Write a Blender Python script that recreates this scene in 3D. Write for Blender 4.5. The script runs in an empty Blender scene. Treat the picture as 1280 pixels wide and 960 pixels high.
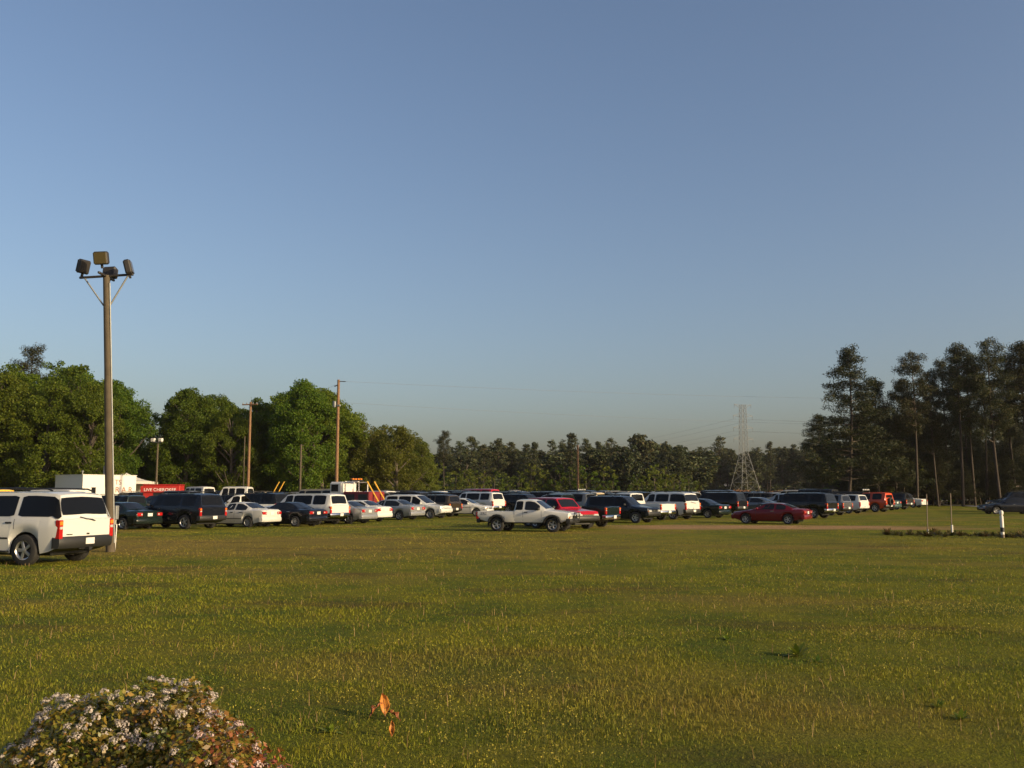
import bpy, bmesh, math, random
import numpy as np
from mathutils import Vector, Matrix
R = math.radians
PI = math.pi
rnd = random.Random(7)
sc = bpy.context.scene
col = sc.collection

# ------------------------------------------------------------------ camera, sky, sun, exposure
CAM_H, FPX, PITCH = 1.8, 1200.0, math.atan(138 / 1200.0)
SUN_AZ, SUN_EL = -28.0, 15.5            # azimuth: degrees counter-clockwise from +X (the camera looks along +Y)
cam_d = bpy.data.cameras.new('camera'); cam = bpy.data.objects.new('camera', cam_d); col.objects.link(cam)
cam_d.sensor_width = 36.0; cam_d.lens = 36.0 * FPX / 1280.0
cam_d.clip_start = 0.05; cam_d.clip_end = 6000
cam.location = (0, 0, CAM_H); cam.rotation_euler = (R(90) + PITCH, 0, 0)
sc.camera = cam
world = bpy.data.worlds.new('World'); sc.world = world; world.use_nodes = True
wn, wl = world.node_tree.nodes, world.node_tree.links
for n in list(wn): wn.remove(n)
sky_n = wn.new('ShaderNodeTexSky'); sky_n.sky_type = 'NISHITA'; sky_n.sun_disc = False
sky_n.sun_elevation = R(SUN_EL); sky_n.sun_rotation = R(90 - SUN_AZ)
sky_n.altitude = 0; sky_n.air_density = 1.0; sky_n.dust_density = 3.3; sky_n.ozone_density = 2.1
bgn = wn.new('ShaderNodeBackground'); bgn.inputs['Strength'].default_value = 0.103
outw = wn.new('ShaderNodeOutputWorld')
wb_n = wn.new('ShaderNodeMix'); wb_n.data_type = 'RGBA'; wb_n.blend_type = 'MULTIPLY'; wb_n.inputs['Factor'].default_value = 1.0
wb_n.inputs[7].default_value = (1.035, .975, .985, 1)      # the camera's white balance
wl.new(sky_n.outputs[0], wb_n.inputs[6]); wl.new(wb_n.outputs[2], bgn.inputs[0]); wl.new(bgn.outputs[0], outw.inputs[0])
sun_d = bpy.data.lights.new('sun', 'SUN'); sun_d.energy = 3.5; sun_d.angle = R(0.6); sun_d.color = (1.0, 0.79, 0.46)
sun = bpy.data.objects.new('sun', sun_d); col.objects.link(sun)
sdir = Vector((math.cos(R(SUN_AZ)) * math.cos(R(SUN_EL)), math.sin(R(SUN_AZ)) * math.cos(R(SUN_EL)), math.sin(R(SUN_EL))))
sun.rotation_euler = sdir.to_track_quat('Z', 'Y').to_euler(); sun.location = (60, -20, 40)
sc.view_settings.view_transform = 'Standard'; sc.view_settings.look = 'None'
sc.view_settings.exposure = 0.66; sc.view_settings.gamma = 1.0
sc.render.engine = 'CYCLES'; sc.cycles.use_denoising = True
sc.cycles.max_bounces = 6; sc.cycles.diffuse_bounces = 3; sc.cycles.glossy_bounces = 3; sc.cycles.transmission_bounces = 4

# ------------------------------------------------------------------ helpers
def gz(x, y):                      # gentle rise of the ground beyond the first rows
    return 0.006 * min(max(y - 60.0, 0.0), 160.0)
def P(px, Y):                      # bearing and distance to a ground point
    return Vector(((px - 640.0) / 1207.0 * Y, Y, gz(0, Y)))
def height_at(py, Y):              # height above the ground of a sight line at distance Y
    return CAM_H + Y * math.tan(PITCH + math.atan((480.0 - py) / FPX)) - gz(0, Y)
def tag(o, label=None, cat=None, group=None, kind=None):
    if label: o['label'] = label
    if cat: o['category'] = cat
    if group: o['group'] = group
    if kind: o['kind'] = kind
    return o
def empty(name, loc, rz=0.0, scale=1.0):
    o = bpy.data.objects.new(name, None); col.objects.link(o)
    o.location = loc; o.rotation_euler = (0, 0, rz); o.scale = (scale,) * 3
    o.empty_display_size = 0.2
    return o
def link(name, mesh, parent=None, loc=(0, 0, 0), rot=(0, 0, 0), paint=None):
    o = bpy.data.objects.new(name, mesh); col.objects.link(o)
    o.parent = parent; o.location = loc; o.rotation_euler = rot
    if paint is not None:
        o.material_slots[0].link = 'OBJECT'; o.material_slots[0].material = paint
    return o
class MB:
    def __init__(s): s.v = []; s.f = []; s.m = []; s.cur = 0
    def add(s, vs, fs):
        b = len(s.v); s.v += [tuple(v) for v in vs]
        for f in fs: s.f.append(tuple(b + i for i in f)); s.m.append(s.cur)
    def box(s, c, d, ch=0.0, rot=None):
        cx, cy, cz = c; hx, hy, hz = d[0] / 2, d[1] / 2, d[2] / 2
        if ch <= 0:
            vs = [Vector((sx * hx, sy * hy, sz * hz)) for sz in (-1, 1) for sy in (-1, 1) for sx in (-1, 1)]
            fs = [(0, 2, 3, 1), (4, 5, 7, 6), (0, 1, 5, 4), (2, 6, 7, 3), (0, 4, 6, 2), (1, 3, 7, 5)]
        else:
            ch = min(ch, hx * .9, hy * .9, hz * .9); vs = []; idx = {}
            for sx in (-1, 1):
                for sy in (-1, 1):
                    for sz in (-1, 1):
                        for a in range(3):
                            h = [hx - ch, hy - ch, hz - ch]; h[a] = (hx, hy, hz)[a]
                            idx[(sx, sy, sz, a)] = len(vs); vs.append(Vector((sx * h[0], sy * h[1], sz * h[2])))
            g = lambda sx, sy, sz, a: idx[(sx, sy, sz, a)]
            fs = []
            for a in range(3):
                b, c2 = (a + 1) % 3, (a + 2) % 3
                for sg in (-1, 1):
                    q = []
                    for (u, w) in ((-1, -1), (1, -1), (1, 1), (-1, 1)):
                        k = [0, 0, 0]; k[a] = sg; k[b] = u; k[c2] = w; q.append(g(*k, a))
                    fs.append(tuple(q if sg > 0 else q[::-1]))
                for u in (-1, 1):
                    for w in (-1, 1):
                        k1 = [0, 0, 0]; k1[b] = u; k1[c2] = w; k2 = k1[:]; k1[a] = -1; k2[a] = 1
                        q = [g(*k1, b), g(*k2, b), g(*k2, c2), g(*k1, c2)]
                        fs.append(tuple(q if u * w > 0 else q[::-1]))
            for sx in (-1, 1):
                for sy in (-1, 1):
                    for sz in (-1, 1):
                        q = [g(sx, sy, sz, 0), g(sx, sy, sz, 1), g(sx, sy, sz, 2)]
                        fs.append(tuple(q if sx * sy * sz > 0 else q[::-1]))
        if rot is not None: vs = [rot @ v for v in vs]
        s.add([v + Vector(c) for v in vs], fs); return s
    def tube(s, pts, rad, n=6, cap=True):
        pts = [Vector(p) for p in pts]; k = len(pts)
        rads = rad if isinstance(rad, (list, tuple)) else [rad] * k
        up = None; rings = []
        for i in range(k):
            d = (pts[min(i + 1, k - 1)] - pts[max(i - 1, 0)]).normalized()
            if up is None: up = d.orthogonal().normalized()
            up = (up - d * up.dot(d)).normalized(); sd = d.cross(up)
            rings.append([pts[i] + rads[i] * (math.cos(2 * PI * j / n) * up + math.sin(2 * PI * j / n) * sd) for j in range(n)])
        fs = [(i * n + j, i * n + (j + 1) % n, (i + 1) * n + (j + 1) % n, (i + 1) * n + j) for i in range(k - 1) for j in range(n)]
        if cap: fs += [tuple(range(n - 1, -1, -1)), tuple((k - 1) * n + j for j in range(n))]
        s.add([v for r in rings for v in r], fs); return s
    def lathe(s, prof, n=20, axis='Y', c=(0, 0, 0), closed=False):
        vs = []
        for (r, h) in prof:
            for j in range(n):
                a = 2 * PI * j / n; ca, sa = r * math.cos(a), r * math.sin(a)
                vs.append({'Y': (ca, h, sa), 'Z': (ca, sa, h), 'X': (h, ca, sa)}[axis])
        k = len(prof)
        fs = [(i * n + j, i * n + (j + 1) % n, ((i + 1) % k) * n + (j + 1) % n, ((i + 1) % k) * n + j)
              for i in range(k if closed else k - 1) for j in range(n)]
        if axis == 'Y': pass
        else: fs = [f[::-1] for f in fs]
        s.add([Vector(v) + Vector(c) for v in vs], fs); return s
    def mesh(s, name, mats, smooth=None):
        me = bpy.data.meshes.new(name); me.from_pydata(s.v, [], s.f); me.update()
        for m in (mats if isinstance(mats, (list, tuple)) else [mats]): me.materials.append(m)
        if any(s.m): me.polygons.foreach_set('material_index', s.m)
        if smooth is not None:
            me.polygons.foreach_set('use_smooth', [True] * len(me.polygons)); me.set_sharp_from_angle(angle=R(smooth))
        me.validate(); return me
def fix_normals(me):
    bm = bmesh.new(); bm.from_mesh(me); bmesh.ops.recalc_face_normals(bm, faces=bm.faces); bm.to_mesh(me); bm.free(); return me
def np_mesh(name, V, F, mats, midx=None, smooth=False):
    V = np.asarray(V, np.float32); F = np.asarray(F, np.int32)
    me = bpy.data.meshes.new(name); nf, k = F.shape
    me.vertices.add(len(V)); me.vertices.foreach_set('co', V.ravel())
    me.loops.add(nf * k); me.loops.foreach_set('vertex_index', F.ravel())
    me.polygons.add(nf); me.polygons.foreach_set('loop_start', np.arange(0, nf * k, k, dtype=np.int32))
    me.polygons.foreach_set('loop_total', np.full(nf, k, np.int32))
    for m in (mats if isinstance(mats, (list, tuple)) else [mats]): me.materials.append(m)
    if midx is not None: me.polygons.foreach_set('material_index', np.asarray(midx, np.int32))
    if smooth: me.polygons.foreach_set('use_smooth', np.ones(nf, bool))
    me.update(calc_edges=True); return me
def vnoise(x, y, scale, seed=0):
    x = np.asarray(x) / scale; y = np.asarray(y) / scale
    xi = np.floor(x).astype(np.int64); yi = np.floor(y).astype(np.int64); fx = x - xi; fy = y - yi
    fx = fx * fx * (3 - 2 * fx); fy = fy * fy * (3 - 2 * fy)
    def h(a, b):
        n = (a * 374761393 + b * 668265263 + seed * 982451653) & 0x7fffffff
        n = ((n ^ (n >> 13)) * 1274126177) & 0x7fffffff
        return ((n ^ (n >> 16)) & 0xffff) / 65535.0
    return (h(xi, yi) * (1 - fx) + h(xi + 1, yi) * fx) * (1 - fy) + (h(xi, yi + 1) * (1 - fx) + h(xi + 1, yi + 1) * fx) * fy

# ------------------------------------------------------------------ materials
class NT:
    def __init__(s, name):
        s.mat = bpy.data.materials.new(name); s.mat.use_nodes = True
        s.n = s.mat.node_tree.nodes; s.l = s.mat.node_tree.links
        s.bsdf = s.n['Principled BSDF']; s.out = s.n['Material Output']
    def new(s, t, **kw):
        nd = s.n.new(t)
        for k, v in kw.items(): setattr(nd, k, v)
        return nd
    def link(s, a, b): s.l.new(a, b)
    def noise(s, scale, detail=3, vec=None, rough=.55):
        nd = s.new('ShaderNodeTexNoise'); nd.inputs['Scale'].default_value = scale; nd.inputs['Detail'].default_value = detail
        nd.inputs['Roughness'].default_value = rough
        if vec is not None: s.link(vec, nd.inputs['Vector'])
        return nd.outputs['Fac']
    def ramp(s, fac, stops, interp='LINEAR'):
        nd = s.new('ShaderNodeValToRGB'); cr = nd.color_ramp; cr.interpolation = interp
        while len(cr.elements) < len(stops): cr.elements.new(.5)
        for e, (p, c) in zip(cr.elements, stops):
            e.position = p; e.color = (c, c, c, 1) if not isinstance(c, (tuple, list)) else (*c, 1)
        s.link(fac, nd.inputs[0]); return nd.outputs[0]
    def mix(s, fac, a, b, mode='MIX'):
        nd = s.new('ShaderNodeMix'); nd.data_type = 'RGBA'; nd.blend_type = mode
        for sock, v in ((nd.inputs['Factor'], fac), (nd.inputs[6], a), (nd.inputs[7], b)):
            if isinstance(v, (int, float)): sock.default_value = v
            elif isinstance(v, (tuple, list)): sock.default_value = (*v, 1)
            else: s.link(v, sock)
        return nd.outputs[2]
    def math(s, op, a, b=0.0, clamp=False):
        nd = s.new('ShaderNodeMath'); nd.operation = op; nd.use_clamp = clamp
        for i, v in enumerate((a, b)):
            if isinstance(v, (int, float)): nd.inputs[i].default_value = v
            else: s.link(v, nd.inputs[i])
        return nd.outputs[0]
    def bump(s, h, strength=.3, dist=.02):
        nd = s.new('ShaderNodeBump'); nd.inputs['Strength'].default_value = strength; nd.inputs['Distance'].default_value = dist
        s.link(h, nd.inputs['Height']); s.link(nd.outputs[0], s.bsdf.inputs['Normal'])
    def set(s, **kw):
        for k, v in kw.items():
            i = s.bsdf.inputs[k.replace('_', ' ')]
            if hasattr(v, 'is_linked') or hasattr(v, 'node'): s.link(v, i)
            elif isinstance(v, (tuple, list)): i.default_value = (*v, 1)
            else: i.default_value = v
        return s
def plain(name, c, rough=.6, metal=0.0, var=.15, scale=6.0, **kw):
    t = NT(name); tc = t.new('ShaderNodeTexCoord')
    f = t.noise(scale, 4, tc.outputs['Object'])
    t.set(Base_Color=t.mix(f, tuple(x * (1 - var) for x in c), tuple(min(1, x * (1 + var)) for x in c)), Roughness=rough, Metallic=metal, **kw)
    return t.mat
def paint(name, c, metal=0.0, rough=.11, dust=.022):
    t = NT('paint_' + name); tc = t.new('ShaderNodeTexCoord')
    f = t.noise(1.7, 5, tc.outputs['Object'])
    sep = t.new('ShaderNodeSeparateXYZ'); t.link(tc.outputs['Object'], sep.inputs[0])
    low = t.math('MULTIPLY', t.ramp(sep.outputs[2], [(.25, 1.0), (.75, 0.15)]), t.ramp(f, [(.35, .2), (.7, 1.0)]))
    t.set(Base_Color=t.mix(t.math('MULTIPLY', low, dust * 3), c, (.16, .12, .075)), Metallic=metal,
          Roughness=t.math('ADD', rough, t.math('MULTIPLY', f, .07)), Coat_Weight=.12, Coat_Roughness=.12, Specular_IOR_Level=.32)
    return t.mat
M = {}
M['glass'] = plain('dark_glass', (.010, .011, .012), .07, var=.05, Specular_IOR_Level=.38); 
M['tint'] = plain('tinted_glass', (.005, .005, .005), .09, var=.05, Specular_IOR_Level=.22)
M['black'] = plain('black_plastic', (.012, .012, .012), .55)
M['tyre'] = plain('tyre_rubber', (.018, .017, .016), .85, scale=20)
M['alloy'] = plain('alloy_rim', (.42, .41, .40), .32, .8)
M['steel'] = plain('grey_hubcap', (.30, .30, .30), .42, .4)
M['chrome'] = plain('chrome', (.55, .55, .55), .16, 1.0, var=.05)
M['red_lens'] = plain('red_lens', (.36, .012, .012), .14, var=.2)
M['amber_lens'] = plain('amber_lens', (.62, .19, .02), .14, var=.2)
M['clear_lens'] = plain('clear_lens', (.55, .55, .52), .1, .3)
M['plate'] = plain('licence_plate', (.62, .60, .56), .5)
M['wood'] = plain('weathered_pole_wood', (.078, .060, .037), .85, var=.5, scale=3)
M['wood_red'] = plain('brown_pole_wood', (.20, .108, .052), .85, var=.25, scale=3)
M['galv'] = plain('galvanised_steel', (.22, .225, .22), .55, .3)
M['pylon'] = plain('weathered_pylon_steel', (.15, .155, .155), .7, .2)
M['bronze'] = plain('bronze_lamp_housing', (.028, .024, .021), .55, .1)
M['lamp_glass'] = plain('lamp_lens', (.10, .08, .04), .15, .3)
M['white'] = plain('white_paint', (.64, .61, .55), .6, var=.05)
M['canvas'] = plain('white_canvas', (.66, .63, .57), .8, var=.04)
M['red'] = plain('red_panel', (.36, .016, .010), .5)
M['maroon'] = plain('dark_red_panel', (.17, .008, .012), .5)
M['yellow'] = plain('yellow_paint', (.62, .34, .03), .5)
M['wire'] = plain('wire', (.06, .06, .06), .6)
M['letter_red'] = plain('red_lettering', (.28, .10, .06), .7)
M['letter_white'] = plain('white_lettering', (.75, .70, .66), .7)
M['letter_grey'] = plain('grey_lettering', (.10, .10, .13), .6)
M['seam'] = plain('panel_gap', (.02, .02, .02), .9)
M['cable'] = M['wire']
PAINT = {
 'white': paint('white', (.56, .55, .52)), 'offwhite': paint('offwhite', (.52, .505, .47)), 'silver': paint('silver', (.28, .285, .29), .35),
 'grey': paint('grey', (.14, .145, .15), .5), 'charcoal': paint('charcoal', (.020, .021, .022)), 'black': paint('black', (.006, .0065, .007)),
 'navy': paint('navy', (.006, .008, .014)), 'darkgreen': paint('darkgreen', (.007, .014, .013)), 'teal': paint('teal', (.06, .10, .10), .3),
 'red': paint('red', (.34, .008, .018)), 'maroon': paint('maroon', (.13, .008, .014), .1), 'tan': paint('tan', (.42, .34, .22)),
 'brown': paint('brown', (.060, .045, .030), .4), 'yellow': paint('yellow', (.72, .42, .03)), 'orange': paint('orange', (.48, .06, .02)),
}

# ------------------------------------------------------------------ ground
def field_colour(t, blades):
    geo = t.new('ShaderNodeNewGeometry'); pos = geo.outputs['Position']
    sep = t.new('ShaderNodeSeparateXYZ'); t.link(pos, sep.inputs[0]); X, Y = sep.outputs[0], sep.outputs[1]
    flat = t.new('ShaderNodeCombineXYZ'); t.link(X, flat.inputs[0]); t.link(Y, flat.inputs[1]); fl = flat.outputs[0]
    strx = t.new('ShaderNodeCombineXYZ'); t.link(t.math('MULTIPLY', X, .45), strx.inputs[0]); t.link(Y, strx.inputs[1]); sx = strx.outputs[0]
    c = t.mix(t.ramp(t.noise(.55, 4, fl), [(.38, 0.), (.60, 1.)]), (.088, .125, .008), (.185, .185, .011))
    c = t.mix(t.ramp(t.noise(2.3, 3, fl), [(.45, 0.), (.75, .55)]), c, (.195, .178, .016))
    wob = t.noise(.13, 4, sx)
    band = t.math('MULTIPLY', t.ramp(t.math('DIVIDE', t.math('ADD', Y, t.math('MULTIPLY', wob, 14.)), 100.), [(.33, 0.), (.38, 1.), (.45, 1.), (.51, 0.)]),
                  t.ramp(t.math('DIVIDE', t.math('ADD', X, 60.), 100.), [(.40, 1.), (.68, .25)]))
    dry = t.math('MAXIMUM', t.math('MULTIPLY', band, t.ramp(t.noise(.6, 4, sx), [(.25, .55), (.55, 1.)])), t.ramp(t.noise(.17, 5, sx), [(.50, 0.), (.68, .8)]), True)
    c = t.mix(dry, c, (.260, .172, .044))
    c = t.mix(t.ramp(t.noise(.42, 5, sx, .65), [(.54, 0.), (.68, .75)]), c, (.095, .060, .020))
    # worn clay track along the front of the parked rows
    wob2 = t.math('MULTIPLY', t.math('SUBTRACT', t.noise(.11, 4, fl), .5), 5.5)
    line = t.math('ADD', t.math('SUBTRACT', Y, t.math('MULTIPLY', X, -.06)), wob2)
    trk = t.math('MULTIPLY', t.ramp(t.math('DIVIDE', line, 100.), [(.508, 0.), (.522, 1.), (.566, 1.), (.580, 0.)]),
                 t.ramp(t.math('DIVIDE', t.math('ADD', X, 20.), 100.), [(.24, 0.), (.28, 1.), (.40, 1.), (.47, .0)]))
    trk = t.math('MULTIPLY', trk, t.ramp(t.noise(.5, 5, sx), [(.34, .0), (.44, 1.)]), True)
    c = t.mix(trk, c, (.42, .25, .13))
    return c, fl, trk
t = NT('meadow_ground'); c, fl, trk = field_colour(t, False)
n1 = t.noise(9., 6, fl, .7); n2 = t.noise(38., 3, fl, .7)
c = t.mix(t.ramp(n1, [(.3, .45), (.6, 0.)]), c, (.072, .066, .012))
t.set(Base_Color=t.mix(t.math('MULTIPLY', t.ramp(n2, [(.35, 1.), (.6, 0.)]), .5), c, (.055, .048, .010)), Roughness=.95, Specular_IOR_Level=.1)
t.bump(t.math('ADD', n1, t.math('MULTIPLY', n2, .6)), .8, .12)
M['ground'] = t.mat
t = NT('grass_blades'); c, fl, trk = field_colour(t, True)
geo = t.new('ShaderNodeNewGeometry'); ri = geo.outputs['Random Per Island']
c = t.mix(t.ramp(ri, [(.0, .0), (.5, .1), (1., .7)]), c, (.25, .225, .022))
c = t.mix(t.ramp(t.math('FRACT', t.math('MULTIPLY', ri, 3.17)), [(.80, 0.), (.85, .6)]), c, (.19, .125, .035))
c = t.mix(1.0, c, t.ramp(t.math('FRACT', t.math('MULTIPLY', ri, 7.31)), [(0., .8), (1., 1.4)]), 'MULTIPLY')
t.set(Base_Color=c, Roughness=.7, Specular_IOR_Level=.2)
tr = t.new('ShaderNodeBsdfTranslucent'); t.link(c, tr.inputs[0]); mx = t.new('ShaderNodeMixShader'); mx.inputs[0].default_value = .3
t.link(t.bsdf.outputs[0], mx.inputs[1]); t.link(tr.outputs[0], mx.inputs[2]); t.link(mx.outputs[0], t.out.inputs[0])
M['grass'] = t.mat
ys = np.concatenate([np.linspace(-60, 60, 61), np.linspace(62, 230, 85), np.array([260, 320, 420, 600, 900, 1500, 3000])])
xs = np.concatenate([np.array([-3000, -1200, -600, -300]), np.linspace(-200, 200, 81), np.array([300, 600, 1200, 3000])])
XX, YY = np.meshgrid(xs, ys); ZZ = 0.006 * np.clip(YY - 60, 0, 160)
nx, ny = len(xs), len(ys); ii = np.arange(nx * ny).reshape(ny, nx)
F = np.stack([ii[:-1, :-1], ii[:-1, 1:], ii[1:, 1:], ii[1:, :-1]], -1).reshape(-1, 4)
tag(link('ground', np_mesh('ground', np.stack([XX, YY, ZZ], -1).reshape(-1, 3), F, M['ground'], smooth=True)), kind='structure')

# grey drive beyond the field
M['gravel'] = plain('grey_gravel', (.17, .165, .165), .9, var=.3, scale=1.2)
mb = MB(); road = [(P(1085, 140), 5), (P(1150, 131), 5), (P(1225, 121), 5), (P(1290, 100), 5), (P(1330, 86), 5.5), (P(1390, 72), 6), (P(1560, 55), 6)]
vs = []
for i, (p, w) in enumerate(road):
    d = (road[min(i + 1, len(road) - 1)][0] - road[max(i - 1, 0)][0]); d.z = 0; d.normalize(); n = Vector((-d.y, d.x, 0))
    for sg in (-1, 1):
        q = p + n * sg * w / 2; vs.append((q.x, q.y, gz(q.x, q.y) + .03))
mb.add(vs, [(2 * i, 2 * i + 2, 2 * i + 3, 2 * i + 1) for i in range(len(road) - 1)])
tag(link('gravel_drive', fix_normals(mb.mesh('gravel_drive', M['gravel']))), kind='structure')

# ------------------------------------------------------------------ vehicles
def wheel_meshes(r, w, style):
    t = MB().lathe([(r * .62, -w / 2), (r * .9, -w / 2), (r * .97, -w * .42), (r, -w * .25), (r, w * .25), (r * .97, w * .42), (r * .9, w / 2), (r * .62, w / 2)], 22, 'Y')
    t = fix_normals(t.mesh('tyre', M['tyre'], 40))
    b = MB(); y = w / 2
    for sg in (-1, 1):
        b.lathe([(r * .64, sg * (y - .005)), (r * .60, sg * (y - .035)), (r * .52, sg * (y - .05))], 22, 'Y')
        b.cur = 1; b.lathe([(r * .55, sg * (y - .075)), (.001, sg * (y - .075))], 16, 'Y'); b.cur = 0
        b.lathe([(r * .15, sg * (y - .07)), (r * .14, sg * (y - .02)), (.002, sg * (y - .015))], 10, 'Y')
        ns = 5 if style == 'alloy' else 8
        for k in range(ns):
            a = 2 * PI * k / ns
            b.box((math.cos(a) * r * .34, sg * (y - .045), math.sin(a) * r * .34), (r * .46, .035, r * (.2 if ns == 5 else .17)), .008, Matrix.Rotation(-a, 3, 'Y'))
    return t, fix_normals(b.mesh('rim', [M['alloy'] if style == 'alloy' else M['steel'], M['black']], 35))
KINDS = {}
class Kind:
    def __init__(s, **kw): s.__dict__.update(kw); s.parts = []
    def interp(s, x):
        S = s.st
        if x >= S[0][0]: return S[0][1:5]
        for a, b in zip(S, S[1:]):
            if a[0] >= x >= b[0] and a[0] > b[0]:
                u = (a[0] - x) / (a[0] - b[0]); return tuple(a[i] * (1 - u) + b[i] * u for i in range(1, 5))
        return S[-1][1:5]
    def zbot(s, x):
        z = s.sill + max(0, (abs(x) - s.L / 2 + .5)) * .36
        for xw in s.wx:
            d = s.arch ** 2 - (x - xw) ** 2
            if d > 0: z = max(z, s.r + math.sqrt(d))
        return z
    def ring(s, x, k, mode):
        zs, zt, ws, wt = k; zb = min(s.zbot(x), zs - .06); h = zs - zb
        p = [(0, zb), (ws - .05, zb), (ws + .025, zb + .38 * h), (ws + .03, zb + .72 * h), (ws, zs)]
        if mode == 'bed': p += [(ws - .07, zs), (ws - .07, s.bedz), (0, s.bedz)]
        else: p += [(wt, zs + (zt - zs) * .95), (wt * .72, zt - .008), (0, zt + .012)]
        return p
    def side(s, x, u):
        zs, zt, ws, wt = s.interp(x); a = Vector((x, ws, zs)); b = Vector((x, wt, zs + (zt - zs) * .95))
        n = Vector((0, b.z - a.z, a.y - b.y)).normalized(); return a.lerp(b, u) + n * .007
    def low(s, x, u):
        zs, zt, ws, wt = s.interp(x); p = s.ring(x, (zs, zt, ws, wt), '')[1:5]; u = u * 3; i = min(int(u), 2); u -= i
        return Vector((x, p[i][0] * (1 - u) + p[i + 1][0] * u, p[i][1] * (1 - u) + p[i + 1][1] * u))
    def over(s, x, v):
        zs, zt, ws, wt = s.interp(x); q = [(wt, zs + (zt - zs) * .95), (wt * .72, zt - .008), (0, zt + .012)]
        a = (1 - abs(v)) ; sg = 1 if v >= 0 else -1
        if a < .28: u = a / .28; y, z = q[0][0] + (q[1][0] - q[0][0]) * u, q[0][1] + (q[1][1] - q[0][1]) * u
        else: u = (a - .28) / .72; y, z = q[1][0] * (1 - u), q[1][1] + (q[2][1] - q[1][1]) * u
        return Vector((x, sg * y, z))
    def part(s, name, mesh, loc=(0, 0, 0), rot=(0, 0, 0), paint=False, kids=()): s.parts.append((name, mesh, loc, rot, paint, kids))
    def body(s):
        S = []
        cuts = sorted({round(xw + s.arch * math.cos(PI * k / 10), 4) for xw in s.wx for k in range(11)} | {xw + e * (s.arch + .004) for xw in s.wx for e in (-1, 1)}, reverse=True)
        for a, b in zip(s.st, s.st[1:]):
            S.append((a[0], a[1:5], a[5] if len(a) > 5 else ''))
            for c in cuts:
                if a[0] - .003 > c > b[0] + .003: S.append((c, s.interp(c), a[5] if len(a) > 5 else ''))
        e = s.st[-1]; S.append((e[0], e[1:5], e[5] if len(e) > 5 else ''))
        mb = MB(); n = 14
        for x, k, md in S:
            p = s.ring(x, k, md); mb.v += [(x, y, z) for y, z in p] + [(x, -y, z) for y, z in p[6:0:-1]]
        for i in range(len(S) - 1):
            for j in range(n):
                mb.f.append((i * n + j, i * n + (j + 1) % n, (i + 1) * n + (j + 1) % n, (i + 1) * n + j)); mb.m.append(1 if j in (0, n - 1) else 0)
        mb.f.append(tuple(range(n - 1, -1, -1))); mb.f.append(tuple((len(S) - 1) * n + j for j in range(n))); mb.m += [0, 0]
        s.part('body', fix_normals(mb.mesh('body', [M['black'], M['black']], 32)), paint=True)
    def finish(s):
        s.body()
        # glazing
        for (xa, xb, *o) in s.win:
            for sg in (-1, 1):
                mb = MB(); nc = 9; vs = []
                for i in range(nc):
                    x = xa + (xb - xa) * i / (nc - 1); e = {0: .05, nc - 1: .05}.get(i, 0.0)
                    for u in (.08 + e, .36, .64, .88 - e):
                        v = s.side(x, u); vs.append((v.x, sg * v.y, v.z))
                mb.add(vs, [(i * 4 + j, (i + 1) * 4 + j, (i + 1) * 4 + j + 1, i * 4 + j + 1)[::-sg] for i in range(nc - 1) for j in range(3)])
                s.part('side_window', mb.mesh('side_window', M[o[0] if o else 'glass'], 40))
        for (nm, xa, xb, mt) in s.glass:
            mb = MB(); nr, nc = 5, 11; g = []
            for i in range(nr):
                x = xa + (xb - xa) * (i + .0) / (nr - 1)
                e = .04 if i in (0, nr - 1) else 0
                gw = getattr(s, 'gwide', .9) if nm == 'rear_window' else .9
                g.append([s.over(x, (-gw + e) + (2 * gw - 2 * e) * j / (nc - 1)) for j in range(nc)])
            vs = []
            for i in range(nr):
                for j in range(nc):
                    du = g[min(i + 1, nr - 1)][j] - g[max(i - 1, 0)][j]; dv = g[i][min(j + 1, nc - 1)] - g[i][max(j - 1, 0)]
                    nn = du.cross(dv).normalized(); nn = nn if nn.z > 0 else -nn; vs.append(g[i][j] + nn * .01)
            mb.add(vs, [(i * nc + j, i * nc + j + 1, (i + 1) * nc + j + 1, (i + 1) * nc + j) for i in range(nr - 1) for j in range(nc - 1)])
            s.part(nm, fix_normals(mb.mesh(nm, M[mt], 40)))
        # wheels
        tm, rm = wheel_meshes(s.r, .22, s.rim); yw = s.st[3][3] - .10
        for xw in s.wx:
            for sg in (-1, 1): s.part('wheel', tm, (xw, sg * yw, s.r), (0, 0, 0), False, [('rim', rm)])
        # underbody, bumpers, lamps, plate, handles, mirrors
        W = s.W; L = s.L
        s.part('underbody', MB().box((0, 0, s.sill + .02), (L * .8, W * 1.3, .18), .03).mesh('underbody', M['black']))
        def bumper(x, z, h, mt, nm):
            mb = MB(); sg = 1 if x > 0 else -1; vs = []
            prof = [(-1, -.22), (-.97, -.06), (-.8, 0), (0, .04), (.8, 0), (.97, -.06), (1, -.22)]
            for (u, dx) in prof:
                for (dz, ex) in ((-h / 2, -.03), (-h / 4, .015), (h / 4, .015), (h / 2, -.03)): vs.append((x + sg * (dx + ex + .075), u * (W + .012), z + dz))
            fs = [(i * 4 + j, i * 4 + j + 1, (i + 1) * 4 + j + 1, (i + 1) * 4 + j) for i in range(6) for j in range(3)]
            fs += [(i * 4 + 3, i * 4, (i + 1) * 4, (i + 1) * 4 + 3) for i in range(6)]
            mb.add(vs, fs); s.part(nm, fix_normals(mb.mesh(nm, M[mt] if mt != 'PAINT' else M['black'], 40)), paint=(mt == 'PAINT'))
        bumper(L / 2 - .02, s.bz, s.bh, s.bm, 'front_bumper'); bumper(-L / 2 + .02, s.bz, s.bh, s.bmr if hasattr(s, 'bmr') else s.bm, 'rear_bumper')
        tx, tz, tw, th = s.tail
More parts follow.
